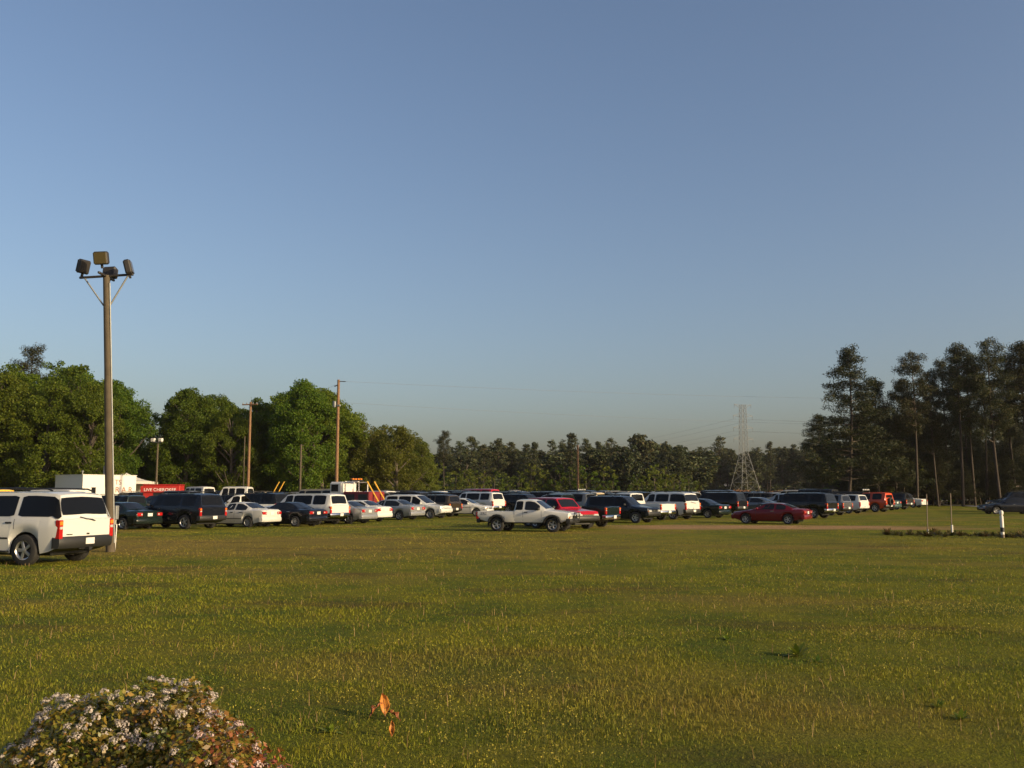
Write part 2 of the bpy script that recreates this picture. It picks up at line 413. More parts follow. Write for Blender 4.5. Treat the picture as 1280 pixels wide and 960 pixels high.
        for sg in (-1, 1):
            base = MB().box((-L / 2 + .05, sg * tx, tz), (.16, tw, th), .02)
            kids = []
            if s.tailstyle == 'stack':
                kids = [('amber_lens', MB().box((-L / 2 + .05, sg * tx, tz + th * .33), (.172, tw * .86, th * .24), .015).mesh('amber_lens', M['amber_lens'])),
                        ('reversing_lens', MB().box((-L / 2 + .05, sg * tx, tz + th * .08), (.172, tw * .86, th * .18), .015).mesh('reversing_lens', M['clear_lens']))]
            elif s.tailstyle == 'wide':
                kids = [('reversing_lens', MB().box((-L / 2 + .05, sg * (tx - tw * .28), tz), (.172, tw * .3, th * .5), .012).mesh('reversing_lens', M['clear_lens']))]
            s.part('tail_light', base.mesh('tail_light', M['red_lens']), kids=kids)
        hx, hz, hw, hh = s.head
        for sg in (-1, 1):
            mb = MB().box((L / 2 - .07, sg * hx, hz), (.2, hw, hh), .03)
            s.part('headlight', mb.mesh('headlight', M['clear_lens']), kids=[('turn_lens', MB().box((L / 2 - .12, sg * (hx + hw / 2 - .01), hz - .02), (.18, .07, hh * .8), .015).mesh('turn_lens', M['amber_lens']))])
        mb = MB().box((L / 2 - .02, 0, hz - .01), (.05, hx * 2 - hw - .04, hh * .95), .01); mb2 = MB()
        for k in range(3): mb2.box((L / 2 + .008, 0, hz - .01 + (k - 1) * hh * .26), (.02, hx * 2 - hw - .1, .02))
        s.part('grille', mb.mesh('grille', M['black']), kids=[('grille_bar', mb2.mesh('grille_bar', M['chrome']))])
        s.part('licence_plate', MB().box((-L / 2 - (.125 if s.plate < s.bz + .12 else .012), 0, s.plate), (.02, .31, .16)).mesh('licence_plate', M['plate']))
        for x in s.doors:
            for sg in (-1, 1):
                mb = MB(); vs = []
                for u in (.12, .4, .7, .98):
                    for d in (-.007, .007):
                        v = s.low(x + d, u); vs.append((v.x, sg * (v.y + .004), v.z))
                mb.add(vs, [(2 * i, 2 * i + 1, 2 * i + 3, 2 * i + 2)[::sg] for i in range(3)]); s.part('door_gap', mb.mesh('door_gap', M['seam']))
        for x in s.handles:
            for sg in (-1, 1):
                v = s.low(x, .86); s.part('door_handle', MB().box((x, sg * (v.y + .012), v.z), (.2, .035, .045), .012).mesh('door_handle', M['black'] if s.hm == 'black' else M['chrome']))
        v = s.side(s.mx, .1)
        for sg in (-1, 1): s.part('wing_mirror', MB().box((s.mx, sg * (v.y + .12), v.z + .07), (.11, .2, .14), .035).mesh('wing_mirror', M['black']), paint=(s.hm != 'black'))
        if getattr(s, 'rack', None):
            xa, xb, z, y = s.rack
            for sg in (-1, 1): s.part('roof_rail', MB().tube([(xa, sg * y, z - .05), (xa - .12, sg * y, z), ((xa + xb) / 2, sg * y, z + .025), (xb + .15, sg * y, z), (xb, sg * y, z - .05)], .022, 6).mesh('roof_rail', M['black'], 40))
            for x in ((xa * .7 + xb * .3), (xa * .25 + xb * .75)): s.part('roof_crossbar', MB().box((x, 0, z + .005), (.05, 2 * y, .025), .008).mesh('roof_crossbar', M['black']))
        if getattr(s, 'strip', None):
            for sg in (-1, 1):
                mb = MB(); vs = []
                xs_ = [s.wx[0] - s.arch - .03 + (s.wx[1] + s.arch + .03 - s.wx[0] + s.arch + .03) * i / 8 for i in range(9)]
                for x in xs_:
                    for u in (s.strip, s.strip + .05): q = s.low(x, u); vs.append((x, sg * (q.y + .008), q.z))
                mb.add(vs, [(2 * i, 2 * i + 1, 2 * i + 3, 2 * i + 2)[::-sg] for i in range(8)]); s.part('side_moulding', mb.mesh('side_moulding', M['black']))
        if getattr(s, 'wiper', None): s.part('rear_wiper', MB().tube(s.wiper, .013, 5).mesh('rear_wiper', M['black']))
        if getattr(s, 'extra', None): s.extra(s)
        return s
def arc_flare(s):
    for xw in s.wx:
        for sg in (-1, 1):
            mb = MB(); vs = []
            n = 13
            for k in range(n):
                a = PI * (-.10 + 1.2 * k / (n - 1))
                for rr, oy in ((s.arch - .03, -.04), (s.arch - .02, .075), (s.arch + .05, .08), (s.arch + .085, .03)):
                    x = xw + rr * math.cos(a); z = max(s.r + rr * math.sin(a), s.sill); vs.append((x, sg * (s.st[3][3] + .02 + oy), z))
            mb.add(vs, [(4 * i + j, 4 * i + j + 1, 4 * i + j + 5, 4 * i + j + 4) for i in range(n - 1) for j in range(3)])
            s.part('wheel_arch_flare', fix_normals(mb.mesh('wheel_arch_flare', M['black'], 40)))
def text_part(name, body, size, mat, depth=.004):
    cu = bpy.data.curves.new(name, 'FONT'); cu.body = body; cu.size = size; cu.extrude = depth; cu.align_x = 'CENTER'; cu.align_y = 'CENTER'
    tmp = bpy.data.objects.new(name, cu); col.objects.link(tmp); dg = bpy.context.evaluated_depsgraph_get(); dg.update()
    me = bpy.data.meshes.new_from_object(tmp.evaluated_get(dg)); bpy.data.objects.remove(tmp); me.materials.clear(); me.materials.append(mat); return me

def suv(name, L, W, H, zs, r, rim='alloy', sq=0.0, **kw):
    h = L / 2; hood = zs - .04
    st = [(h, hood - .20, hood - .17, W - .16, W - .34), (h - .09, hood - .10, hood - .05, W - .05, W - .22), (h - 1.0, hood - .03, hood + .04, W, W - .16), (h - 1.28, zs - .02, zs + .05, W, W - .15),
          (h - 1.95 + sq, zs, H - .05, W, W - .235), (h - 2.2 + sq, zs, H - .01, W, W - .225), (-h + .9, zs, H, W, W - .22), (-h + .36 - sq * .3, zs, H - .03, W - .005, W - .23), (-h + .22 - sq * .3, zs - .005, H - .08, W - .01, W - .24),
          (-h + .05, zs - .02, zs + .01, W - .03, W - .16), (-h, zs - .05, zs - .03, W - .08, W - .20)]
    d = dict(L=L, W=W, st=st, r=r, rim=rim, arch=r + .07, wx=(h - .93, -h + 1.08), sill=.32, bz=.60, bh=.26, bm='black', tail=(W - .075, zs - .27, .14, .42), tailstyle='stack', head=(W - .28, hood - .30, .36, .2), plate=.62,
             win=[(h - 1.62 + sq * .5, h - 2.42, 'tint'), (h - 2.52, -h + 1.45, 'tint'), (-h + 1.32, -h + .42, 'tint')], glass=[('windshield', h - 1.34, h - 1.9 + sq, 'glass'), ('rear_window', -h + .075, -h + .20 - sq * .3, 'tint')],
             doors=(h - 1.5, h - 2.47, -h + 1.4), handles=(h - 2.28, -h + 1.58), hm='black', mx=h - 1.6, rack=(h - 2.3, -h + .5, H + .06, W - .27))
    d.update(kw); k = Kind(**d).finish(); KINDS[name] = k
def car(name, L, W, H, zs, r, rim='steel', cab=.0, deck=.0, rake=.0, **kw):
    h = L / 2; hood = zs - .06
    st = [(h, hood - .20, hood - .18, W - .20, W - .34), (h - .14, hood - .13, hood - .07, W - .06, W - .2), (h - .9, hood - .03, hood + .04, W, W - .15), (h - 1.28 + cab, zs - .01, zs + .045, W, W - .14),
          (h - 2.02 + cab - rake, zs, H - .04, W, W - .28), (h - 2.4 + cab, zs, H, W, W - .265), (-h + 1.65 - deck, zs, H - .02, W, W - .275), (-h + 1.5 - deck, zs, H - .05, W, W - .28),
          (-h + .80 - deck, zs + .02, zs + .09, W - .01, W - .17), (-h + .12, zs + .02, zs + .075, W - .04, W - .19), (-h + .03, zs - .03, zs + .02, W - .06, W - .21), (-h, zs - .12, zs - .10, W - .10, W - .26)]
    d = dict(L=L, W=W, st=st, r=r, rim=rim, arch=r + .055, wx=(h - .90, -h + 1.0), sill=.24, bz=.46, bh=.26, bm='PAINT', tail=(W - .22, zs - .13, .34, .17), tailstyle='wide', head=(W - .30, hood - .24, .36, .14), plate=zs - .15,
             win=[(h - 1.62 + cab - rake * .5, h - 2.48 + cab, 'glass'), (h - 2.58 + cab, -h + 1.12 - deck * .7, 'glass')], glass=[('windshield', h - 1.32 + cab, h - 1.98 + cab - rake, 'glass'), ('rear_window', -h + .87 - deck, -h + 1.47 - deck, 'glass')],
             doors=(h - 1.5 + cab, h - 2.53 + cab, -h + 1.30), handles=(h - 2.36 + cab, -h + 1.45), hm='paint', mx=h - 1.62 + cab, strip=.62)
    d.update(kw); KINDS[name] = Kind(**d).finish()
def pickup(name, L, W, H, zs, r, cabl, rim='alloy', **kw):
    h = L / 2; hood = zs - .02; cr = h - 1.28 - cabl     # cab rear
    st = [(h, hood - .22, hood - .19, W - .16, W - .32), (h - .10, hood - .12, hood - .06, W - .05, W - .2), (h - .95, hood - .02, hood + .05, W, W - .15), (h - 1.28, zs, zs + .06, W, W - .15),
          (h - 1.92, zs, H - .05, W, W - .235), (h - 2.15, zs, H, W, W - .225), (cr + .2, zs, H, W, W - .225), (cr + .09, zs, H - .04, W, W - .23), (cr + .012, zs, zs + .012, W, W - .13),
          (cr + .006, zs - .03, zs - .03, W, W - .1, 'bed'), (-h + .07, zs - .03, zs - .03, W - .01, W - .1, 'bed'), (-h + .066, zs - .03, zs - .03, W - .02, W - .1), (-h, zs - .05, zs - .05, W - .05, W - .12)]
    d = dict(L=L, W=W, st=st, r=r, rim=rim, arch=r + .075, wx=(h - .92, -h + 1.12), sill=.40, bz=.58, bh=.24, bm='black', bedz=.72, tail=(W - .075, zs - .25, .15, .36), tailstyle='stack', head=(W - .26, hood - .30, .34, .19), plate=.60,
             win=[(h - 1.62, h - 2.45, 'tint')] + ([(h - 2.55, cr + .14, 'tint')] if cabl > 1.45 else []), glass=[('windshield', h - 1.34, h - 1.88, 'glass'), ('cab_rear_window', cr + .03, cr + .082, 'tint')],
             doors=(h - 1.5, h - 2.5, cr + .03), handles=(h - 2.34,), hm='black', mx=h - 1.62)
    d.update(kw); KINDS[name] = Kind(**d).finish()

def tahoe_extra(s):
    L = s.L
    for sg in (-1, 1):
        mb = MB(); vs = []
        for x in (-2.30, -2.34, -2.38, -2.42, -2.46):
            for u in (.10, .5, .88):
                v = s.side(x, u); vs.append((v.x - .012, sg * (v.y + .014), v.z))
        mb.add(vs, [(i * 3 + j, (i + 1) * 3 + j, (i + 1) * 3 + j + 1, i * 3 + j + 1)[::-sg] for i in range(4) for j in range(2)]); s.part('rear_pillar_trim', mb.mesh('rear_pillar_trim', M['tint'], 40))
    s.part('tow_hitch', MB().box((-L / 2 - .06, 0, .42), (.2, .09, .09), .01).box((-L / 2 + .02, 0, .45), (.08, .5, .08), .01).mesh('tow_hitch', M['black']))
    s.part('badge', MB().box((-L / 2 - .004, .62, .80), (.012, .22, .025)).mesh('badge', M['chrome']))
    s.part('tailgate_emblem', MB().box((-L / 2 - .004, -.05, .80), (.012, .11, .045), .004).mesh('tailgate_emblem', M['chrome']))
    s.part('running_board', MB().box((0.05, .95, .36), (2.0, .16, .05), .02).mesh('running_board', M['black'])); s.part('running_board', MB().box((0.05, -.95, .36), (2.0, .16, .05), .02).mesh('running_board', M['black']))
suv('tahoe', 5.05, .99, 1.90, 1.20, .40, gwide=1.02, win=[(.93, .10, 'tint'), (.0, -1.075, 'tint'), (-1.2, -2.31, 'tint')], tail=(.925, .93, .13, .48), bz=.60, bh=.30, extra=tahoe_extra, strip=.36,
    wiper=[(-2.545, -.28, 1.13), (-2.56, -.14, 1.17), (-2.545, .06, 1.19), (-2.50, .22, 1.24)])
suv('large_suv', 5.15, .99, 1.88, 1.18, .39, tailstyle='stack')
suv('plain_large_suv', 5.3, .99, 1.88, 1.17, .39, rack=None, bm='chrome')
suv('midsize_suv', 4.65, .90, 1.72, 1.08, .36, sq=.05)
suv('plain_suv', 4.6, .90, 1.68, 1.06, .35, rack=None, bm='PAINT', tailstyle='plain')
suv('boxy_suv', 4.25, .86, 1.66, 1.05, .36, sq=.18, rack=None)
suv('minivan', 4.95, .97, 1.74, 1.02, .34, rim='steel', sq=-.25, rack=None, bm='PAINT', hm='paint', tailstyle='plain', sill=.26)
suv('cargo_van', 5.6, 1.0, 2.15, 1.20, .37, rim='steel', sq=.1, rack=None)
suv('short_van', 4.6, .98, 2.4, 1.25, .36, rim='steel', sq=.1, rack=None)
def four_by_four_extra(s):
    L = s.L
    s.part('spare_wheel', wheel_meshes(.37, .22, 'alloy')[0], (-L / 2 - .12, .12, .98), (0, 0, R(90)))
    s.part('light_bar', MB().box((.35, 0, 2.0), (.06, 1.3, .05), .01).mesh('light_bar', M['black']), kids=[('lamp', MB().box((.36, y, 2.08), (.1, .2, .13), .03).mesh('lamp', M['clear_lens'])) for y in (-.5, -.17, .17, .5)])
    s.part('roll_frame', MB().tube([(.30, .6, 1.75), (.35, .62, 2.0)], .03).tube([(.30, -.6, 1.75), (.35, -.62, 2.0)], .03).mesh('roll_frame', M['black']))
suv('light_bar_four_by_four', 3.95, .86, 1.84, 1.12, .40, sq=.32, rack=None, extra=four_by_four_extra)
car('sedan', 4.75, .88, 1.43, .93, .32, 'alloy')
car('old_sedan', 4.43, .85, 1.40, .93, .31, 'steel', strip=.30, bm='PAINT', tail=(.63, .80, .36, .15))
car('round_sedan', 4.7, .89, 1.42, .94, .32, 'alloy', cab=.12, deck=.10, rake=.12, strip=None)
car('coupe', 4.5, .88, 1.31, .88, .31, 'alloy', cab=-.05, deck=.15, rake=.12, strip=None, win=[(.55, -.42, 'glass'), (-.55, -1.12, 'glass')], doors=(.70, -.5), handles=(-.3,), tail=(.66, .76, .40, .16))
car('compact', 4.2, .84, 1.42, .93, .30, 'steel', cab=.08, deck=.12)
def zr2_extra(s):
    arc_flare(s); L = s.L
    g = MB()
    for y in (-.42, .42): g.tube([(L / 2 + .02, y, .45), (L / 2 + .12, y, .62), (L / 2 + .12, y, .98)], .028)
    for z in (.62, .80, .98): g.tube([(L / 2 + .12, -.5, z), (L / 2 + .12, .5, z)], .026)
    s.part('brush_guard', g.mesh('brush_guard', M['black'], 40))
    for y in (-.22, .22): s.part('fog_light', MB().lathe([(.001, -.05), (.07, -.04), (.085, .03), (.08, .045), (.001, .05)], 12, 'X', (L / 2 + .20, y, .90)).mesh('fog_light', M['clear_lens'], 40))
    t = text_part('bed_decal', 'ZR2', .2, M['letter_grey'], .002)
    s.part('bed_decal', t, (-L / 2 + .40, -(s.W + .032), .93), (R(90), 0, 0)); s.part('bed_decal', t, (-L / 2 + .40, s.W + .032, .93), (R(90), 0, R(180)))
    s.part('mud_flap', MB().box((s.wx[1] - .5, .72, .42), (.02, .26, .3)).mesh('mud_flap', M['black'])); s.part('mud_flap', MB().box((s.wx[1] - .5, -.72, .42), (.02, .26, .3)).mesh('mud_flap', M['black']))
pickup('off_road_pickup', 5.05, .86, 1.66, 1.08, .37, 1.72, extra=zr2_extra, sill=.50, bedz=.78, win=[(5.05 / 2 - 1.62, 5.05 / 2 - 2.40, 'glass'), (5.05 / 2 - 2.52, 5.05 / 2 - 2.93, 'tint')])
pickup('large_pickup', 5.7, .99, 1.85, 1.18, .39, 1.75, bmr='chrome')
pickup('plain_pickup', 5.3, .95, 1.75, 1.12, .37, 1.25)
pickup('crew_pickup', 5.8, .99, 1.88, 1.18, .39, 2.1, bmr='chrome')

def vehicle(kind, ref, px, Y, head, col_, name, label, cat, group=None, scale=1.0):
    k = KINDS[kind]; a = R(head); d = Vector((math.cos(a), math.sin(a), 0)); p = P(px, Y)
    if ref == 'rear': p = p + d * (k.L / 2) * scale
    elif ref == 'front': p = p - d * (k.L / 2) * scale
    p.z = gz(p.x, p.y) - .02
    o = empty(name, p, a, scale); tag(o, label, cat, group)
    for nm, me, loc, rot, pt, kids in k.parts:
        c = link(nm, me, o, loc, rot, PAINT[col_] if pt else None)
        for kn, km in kids: link(kn, km, c)
    return o
G = 'vehicles parked in the field'
V = [
 ('tahoe', 'rear', 111, 25.5, 163, 'white', 'suv', 'large white SUV with black roof rails parked beside the light pole', 'suv'),
 ('sedan', 'rear', 189, 50.0, 154, 'darkgreen', 'sedan', 'dark green sedan showing lit tail light, just past the light pole', 'car'),
 ('large_suv', 'rear', 268, 50.8, 154, 'navy', 'suv', 'large black SUV with red tail lights between green and cream sedans', 'suv'),
 ('old_sedan', 'rear', 341, 53.4, 156, 'offwhite', 'sedan', 'cream four door sedan with dark side moulding beside black SUV', 'car'),
 ('old_sedan', 'rear', 399, 54.6, 155, 'navy', 'sedan', 'black sedan with silver wheel covers beside the cream sedan', 'car'),
 ('plain_large_suv', 'rear', 426, 58.0, 154, 'white', 'suv', 'white SUV with dark tinted windows behind the black sedan', 'suv'),
 ('round_sedan', 'rear', 463, 59.6, 154, 'silver', 'sedan', 'silver sedan with wide red tail lights beside the white SUV', 'car'),
 ('round_sedan', 'rear', 482, 63.0, 154, 'white', 'sedan', 'white sedan with red tail lights between two silver sedans', 'car'),
 ('round_sedan', 'rear', 523, 67.0, 152, 'silver', 'sedan', 'silver sedan with arched roof parked against the white minivan', 'car'),
 ('minivan', 'front', 559, 70.5, -22, 'white', 'minivan', 'white minivan facing out of the row behind a silver sedan', 'van'),
 ('midsize_suv', 'rear', 570, 74.0, 150, 'brown', 'suv', 'dark brown SUV with lit tail light beside the white minivan', 'suv'),
 ('compact', 'front', 613, 76.5, -18, 'white', 'sedan', 'small white car facing out beside the brown SUV', 'car'),
 ('plain_large_suv', 'rear', 624, 82.0, 146, 'white', 'suv', 'white SUV with sunlit tailgate behind the small white car', 'suv'),
 ('off_road_pickup', 'front', 718, 47.0, -20, 'white', 'pickup_truck', 'white extended cab pickup with black wheel arch flares alone on the grass', 'pickup'),
 ('boxy_suv', 'front', 735, 50.0, -50, 'red', 'suv', 'bright red boxy SUV half hidden by the white pickup', 'suv'),
 ('large_pickup', 'rear', 766, 53.0, 150, 'darkgreen', 'pickup_truck', 'dark green pickup with chrome rear bumper beside the red SUV', 'pickup'),
 ('midsize_suv', 'front', 818, 61.0, -34, 'navy', 'suv', 'black SUV facing out with bright headlight beside dark green pickup', 'suv'),
 ('crew_pickup', 'rear', 835, 65.5, 140, 'white', 'pickup_truck', 'white pickup with sunlit tailgate beside the outward facing black SUV', 'pickup'),
 ('tahoe', 'rear', 866, 68.0, 138, 'white', 'suv', 'long white SUV with sunlit rear next to the white pickup tailgate', 'suv'),
 ('sedan', 'rear', 906, 71.0, 138, 'darkgreen', 'sedan', 'dark green sedan with bright tail light beside long white SUV', 'car'),
 ('large_suv', 'rear', 928, 80.0, 142, 'black', 'suv', 'black SUV with one red tail light behind the dark green sedan', 'suv'),
 ('round_sedan', 'rear', 972, 84.0, 140, 'grey', 'sedan', 'grey sedan half hidden behind the maroon coupe', 'car'),
 ('coupe', 'rear', 1009, 58.6, 148, 'maroon', 'coupe', 'dark red coupe standing forward of the row by the clay track', 'car'),
 ('plain_large_suv', 'rear', 1040, 70.5, 138, 'black', 'suv', 'black SUV with red tail lights directly behind the dark red coupe', 'suv'),
 ('midsize_suv', 'rear', 1059, 78.0, 136, 'grey', 'suv', 'dark grey SUV between a black SUV and a white wagon', 'suv'),
 ('plain_suv', 'rear', 1080, 84.0, 134, 'white', 'suv', 'white wagon with red tail lights beside a yellow car', 'suv'),
 ('compact', 'rear', 1089, 93.0, 132, 'yellow', 'hatchback', 'small bright yellow car beside the four by four with roof lights', 'car'),
 ('light_bar_four_by_four', 'rear', 1112, 89.0, 132, 'orange', 'off_roader', 'orange off-roader with a bar of roof lights and spare wheel', 'jeep'),
 ('sedan', 'rear', 1121, 96.0, 132, 'teal', 'sedan', 'teal grey sedan between orange off-roader and dark SUV', 'car'),
 ('midsize_suv', 'rear', 1137, 100.0, 132, 'charcoal', 'suv', 'charcoal SUV at the far end of the row past orange off-roader', 'suv'),
 ('sedan', 'rear', 1155, 110.0, 135, 'white', 'sedan', 'white sedan at the very end of the row by thin metal post', 'car'),
 ('round_sedan', 'front', 1180, 124.0, -50, 'charcoal', 'sedan', 'dark car with glinting headlight beneath the pines by the drive', 'car'),
 ('plain_suv', 'rear', 1209, 134.0, 80, 'silver', 'suv', 'pale silver SUV seen from behind under the tall pines', 'suv'),
 ('sedan', 'front', 1225, 83.0, 176, 'navy', 'sedan', 'dark blue sedan on the grey drive facing the parked rows', 'car'),
 ('large_suv', 'front', 1236, 90.0, 176, 'black', 'suv', 'black SUV behind the dark blue sedan on the drive', 'suv'),
 # second and third rows
 ('plain_pickup', 'rear', 216, 60.5, 158, 'darkgreen', 'pickup_truck', 'dark green vehicle behind the green sedan and black SUV', 'pickup'),
 ('midsize_suv', 'rear', 167, 66.0, 158, 'navy', 'suv', 'dark blue SUV between the light pole and the white building', 'suv'),
 ('cargo_van', 'mid', 62, 70.0, 160, 'white', 'van', 'white van roof showing over the large white SUV', 'van'),
 ('cargo_van', 'mid', -30, 66.0, 160, 'yellow', 'van', 'yellow van behind the large white SUV', 'van'),
 ('short_van', 'front', 225, 104.0, 150, 'offwhite', 'van', 'white topped van beside the red food trailer', 'van'),
 ('short_van', 'front', 262, 100.0, 172, 'white', 'van', 'long white van with dark windows by the brown utility pole', 'van'),
 ('plain_pickup', 'front', 268, 69.0, 168, 'white', 'pickup_truck', 'white pickup with pale bed behind the black SUV and cream sedan', 'pickup'),
 ('midsize_suv', 'rear', 318, 74.0, 156, 'charcoal', 'suv', 'dark SUV with bright red tail light behind the white pickup bed', 'suv'),
 ('minivan', 'rear', 339, 84.0, 150, 'white', 'minivan', 'white minivan behind the dark SUVs near the leaning yellow poles', 'van'),
 ('large_suv', 'rear', 356, 68.0, 156, 'black', 'suv', 'black SUV with dim tail light behind cream and black sedans', 'suv'),
 ('crew_pickup', 'rear', 392, 77.0, 156, 'charcoal', 'pickup_truck', 'charcoal pickup behind the black SUV, near the short pole', 'pickup'),
 ('cargo_van', 'rear', 427, 80.0, 152, 'tan', 'van', 'tan van with sunlit rear between white SUV and tow truck', 'van'),
 ('large_pickup', 'rear', 515, 84.0, 156, 'grey', 'pickup_truck', 'grey pickup behind the white minivan, past the tow truck', 'pickup'),
 ('large_suv', 'rear', 533, 92.0, 150, 'charcoal', 'suv', 'dark SUV with pale roof load behind the white minivan', 'suv'),
 ('large_suv', 'mid', 573, 92.0, 160, 'black', 'suv', 'long black SUV roof behind brown SUV and small white car', 'suv'),
 ('cargo_van', 'rear', 621, 100.0, 150, 'red', 'van', 'red van top showing over the white SUV tailgate', 'van'),
 ('large_suv', 'rear', 660, 93.0, 150, 'black', 'suv', 'black SUV behind the white SUV with sunlit tailgate and the pickup bed', 'suv'),
 ('midsize_suv', 'front', 684, 84.0, -35, 'navy', 'suv', 'dark blue SUV facing out behind the white pickup cab', 'suv'),
 ('large_suv', 'rear', 700, 96.0, 150, 'black', 'suv', 'black SUV behind the red boxy SUV windshield', 'suv'),
 ('midsize_suv', 'rear', 723, 74.0, 150, 'silver', 'suv', 'silver SUV behind the dark green pickup cab', 'suv'),
 ('large_suv', 'rear', 741, 70.0, 150, 'grey', 'suv', 'grey SUV with rounded rear behind the dark green pickup', 'suv'),
 ('light_bar_four_by_four', 'rear', 752, 92.0, 140, 'tan', 'off_roader', 'tan off-roader beyond the dark green pickup bed', 'jeep'),
 ('plain_suv', 'front', 766, 84.0, -25, 'tan', 'suv', 'tan SUV facing out between tan off-roader and black SUV', 'suv'),
 ('midsize_suv', 'rear', 795, 86.0, 146, 'charcoal', 'suv', 'charcoal SUV behind the outward facing black SUV', 'suv'),
 ('large_suv', 'rear', 812, 90.0, 146, 'black', 'suv', 'black SUV roof behind the white pickup cab', 'suv'),
 ('plain_large_suv', 'rear', 873, 92.0, 140, 'silver', 'suv', 'silver SUV with three side windows behind the long white SUV', 'suv'),
 ('large_pickup', 'rear', 962, 112.0, 100, 'white', 'pickup_truck', 'white pickup cab seen from behind, far past the grey sedan', 'pickup'),
 ('minivan', 'rear', 1010, 88.0, 140, 'silver', 'minivan', 'silver minivan roof over the dark red coupe', 'van'),
 ('cargo_van', 'rear', 1046, 98.0, 138, 'charcoal', 'van', 'dark van with pale roof edge behind the black SUV', 'van'),
]
for v in V: vehicle(v[0], v[1], v[2], v[3], v[4], v[5], v[6], v[7], v[8], G, .95 if v[0] == 'off_road_pickup' else 1.0)
# rows further back: only roofs show between the nearer vehicles
r2 = random.Random(21)
cols = ['black', 'charcoal', 'navy', 'grey', 'silver', 'white', 'black', 'charcoal', 'brown', 'tan', 'maroon', 'white']
for i in range(64):
    px = 118 + i * 15 + r2.uniform(-5, 5); Yd = r2.uniform(94, 124) if px < 980 else r2.uniform(96, 112)
    kd = r2.choice(['midsize_suv', 'large_suv', 'plain_suv', 'minivan', 'large_pickup', 'sedan', 'plain_large_suv']); cc = r2.choice(cols)
    nm = {'midsize_suv': 'suv', 'large_suv': 'suv', 'plain_suv': 'suv', 'plain_large_suv': 'suv', 'minivan': 'minivan', 'large_pickup': 'pickup_truck', 'sedan': 'sedan'}[kd]
    lab = {'suv': 'SUV', 'minivan': 'minivan', 'pickup_truck': 'pickup', 'sedan': 'sedan'}[nm]
    cn = {'offwhite': 'white'}.get(cc, cc)
    vehicle(kd, 'mid', px, Yd, r2.choice([152, 150, -28, 148]), cc, nm, f'{cn} {lab} in the rearmost rows near the trees', {'suv': 'suv', 'minivan': 'van', 'pickup_truck': 'pickup', 'sedan': 'car'}[nm], f'{cn} {lab}s in the rearmost rows', r2.uniform(1.0, 1.08))

# tow truck with white cab, red bed body and yellow boom poles
p = P(450, 77.0); o = empty('tow_truck', (p.x, p.y, gz(p.x, p.y)), R(150), .9); tag(o, 'red tow truck with white cab door, amber beacons and yellow boom poles', 'truck', G)
link('chassis', MB().box((.6, 0, .72), (5.4, 1.0, .25), .03).mesh('chassis', M['black']), o)
link('cab', MB().box((1.9, 0, 2.0), (1.5, 2.1, 2.0), .16).mesh('cab', M['white'], 40), o)
link('hood', MB().box((3.05, 0, 1.45), (1.0, 1.9, .9), .14).mesh('hood', M['maroon'], 40), o)
link('windshield', MB().box((2.66, 0, 2.45), (.03, 1.7, .65), .01).mesh('windshield', M['glass']), o)
for sg in (-1, 1): link('door_window', MB().box((2.0, sg * 1.056, 2.45), (.8, .02, .62), .008).mesh('door_window', M['glass']), o)
link('bed_body', MB().box((-.45, 0, 1.45), (2.9, 2.2, 1.35), .06).mesh('bed_body', M['maroon']), o)
for x in (-1.2, .2): link('locker_door', MB().box((x, 1.105, 1.5), (1.0, .02, .8), .006).mesh('locker_door', M['black']), o)
link('rear_guard', MB().tube([(.9, .95, 2.1), (.9, .95, 3.0), (.9, -.95, 3.0), (.9, -.95, 2.1)], .06).tube([(-.1, .95, 2.1), (-.1, .95, 2.95), (.9, .95, 2.95)], .05).tube([(-.1, -.95, 2.1), (-.1, -.95, 2.95), (.9, -.95, 2.95)], .05).mesh('rear_guard', M['white'], 40), o)
bar = link('beacon_bar', MB().box((.4, 0, 3.12), (.3, 1.6, .1), .02).mesh('beacon_bar', M['black']), o)
for y in (-.55, -.2, .2, .55): link('beacon', MB().box((.4, y, 3.23), (.26, .28, .14), .04).mesh('beacon', M['amber_lens']), bar)
for y in (-.5, .5): link('boom_pole', MB().tube([(-2.7, y, .9), (-1.2, y, 3.0)], .07).mesh('boom_pole', M['yellow'], 40), o)
tm, rm = wheel_meshes(.45, .26, 'steel')
for x in (2.7, -1.0):
    for sg in (-1, 1): w = link('wheel', tm, o, (x, sg * .93, .45)); link('rim', rm, w)

# ------------------------------------------------------------------ poles and street furniture
p = P(142, 30.6); px_, py_ = p.x, p.y
Hp = height_at(343, 30.6)
o = empty('light_pole', (px_, py_, -.02)); o.rotation_euler = (0, R(-3.6), 0)
tag(o, 'tall weathered wooden pole with four floodlights beside the large white SUV', 'light pole')
link('pole', MB().tube([(0, 0, 0), (0, 0, Hp * .33), (0.01, 0, Hp * .66), (0, 0, Hp)], [.145, .133, .118, .105], 14).mesh('pole', M['wood'], 50), o)
link('conduit', MB().tube([(.14, -.05, .3), (.14, -.05, Hp * .45), (.125, -.05, Hp * .97)], .022, 6).mesh('conduit', M['galv'], 50), o)
link('cross_arm', MB().box((0, 0, Hp - .02), (1.75, .07, .07), .01).box((0, 0, Hp - .03), (.07, 1.2, .07), .01).mesh('cross_arm', M['bronze']), o)
for sg in (-1, 1): link('brace', MB().tube([(sg * .11, 0, Hp - .98), (sg * .72, 0, Hp - .02)], .028, 6).mesh('brace', M['galv'], 50), o)
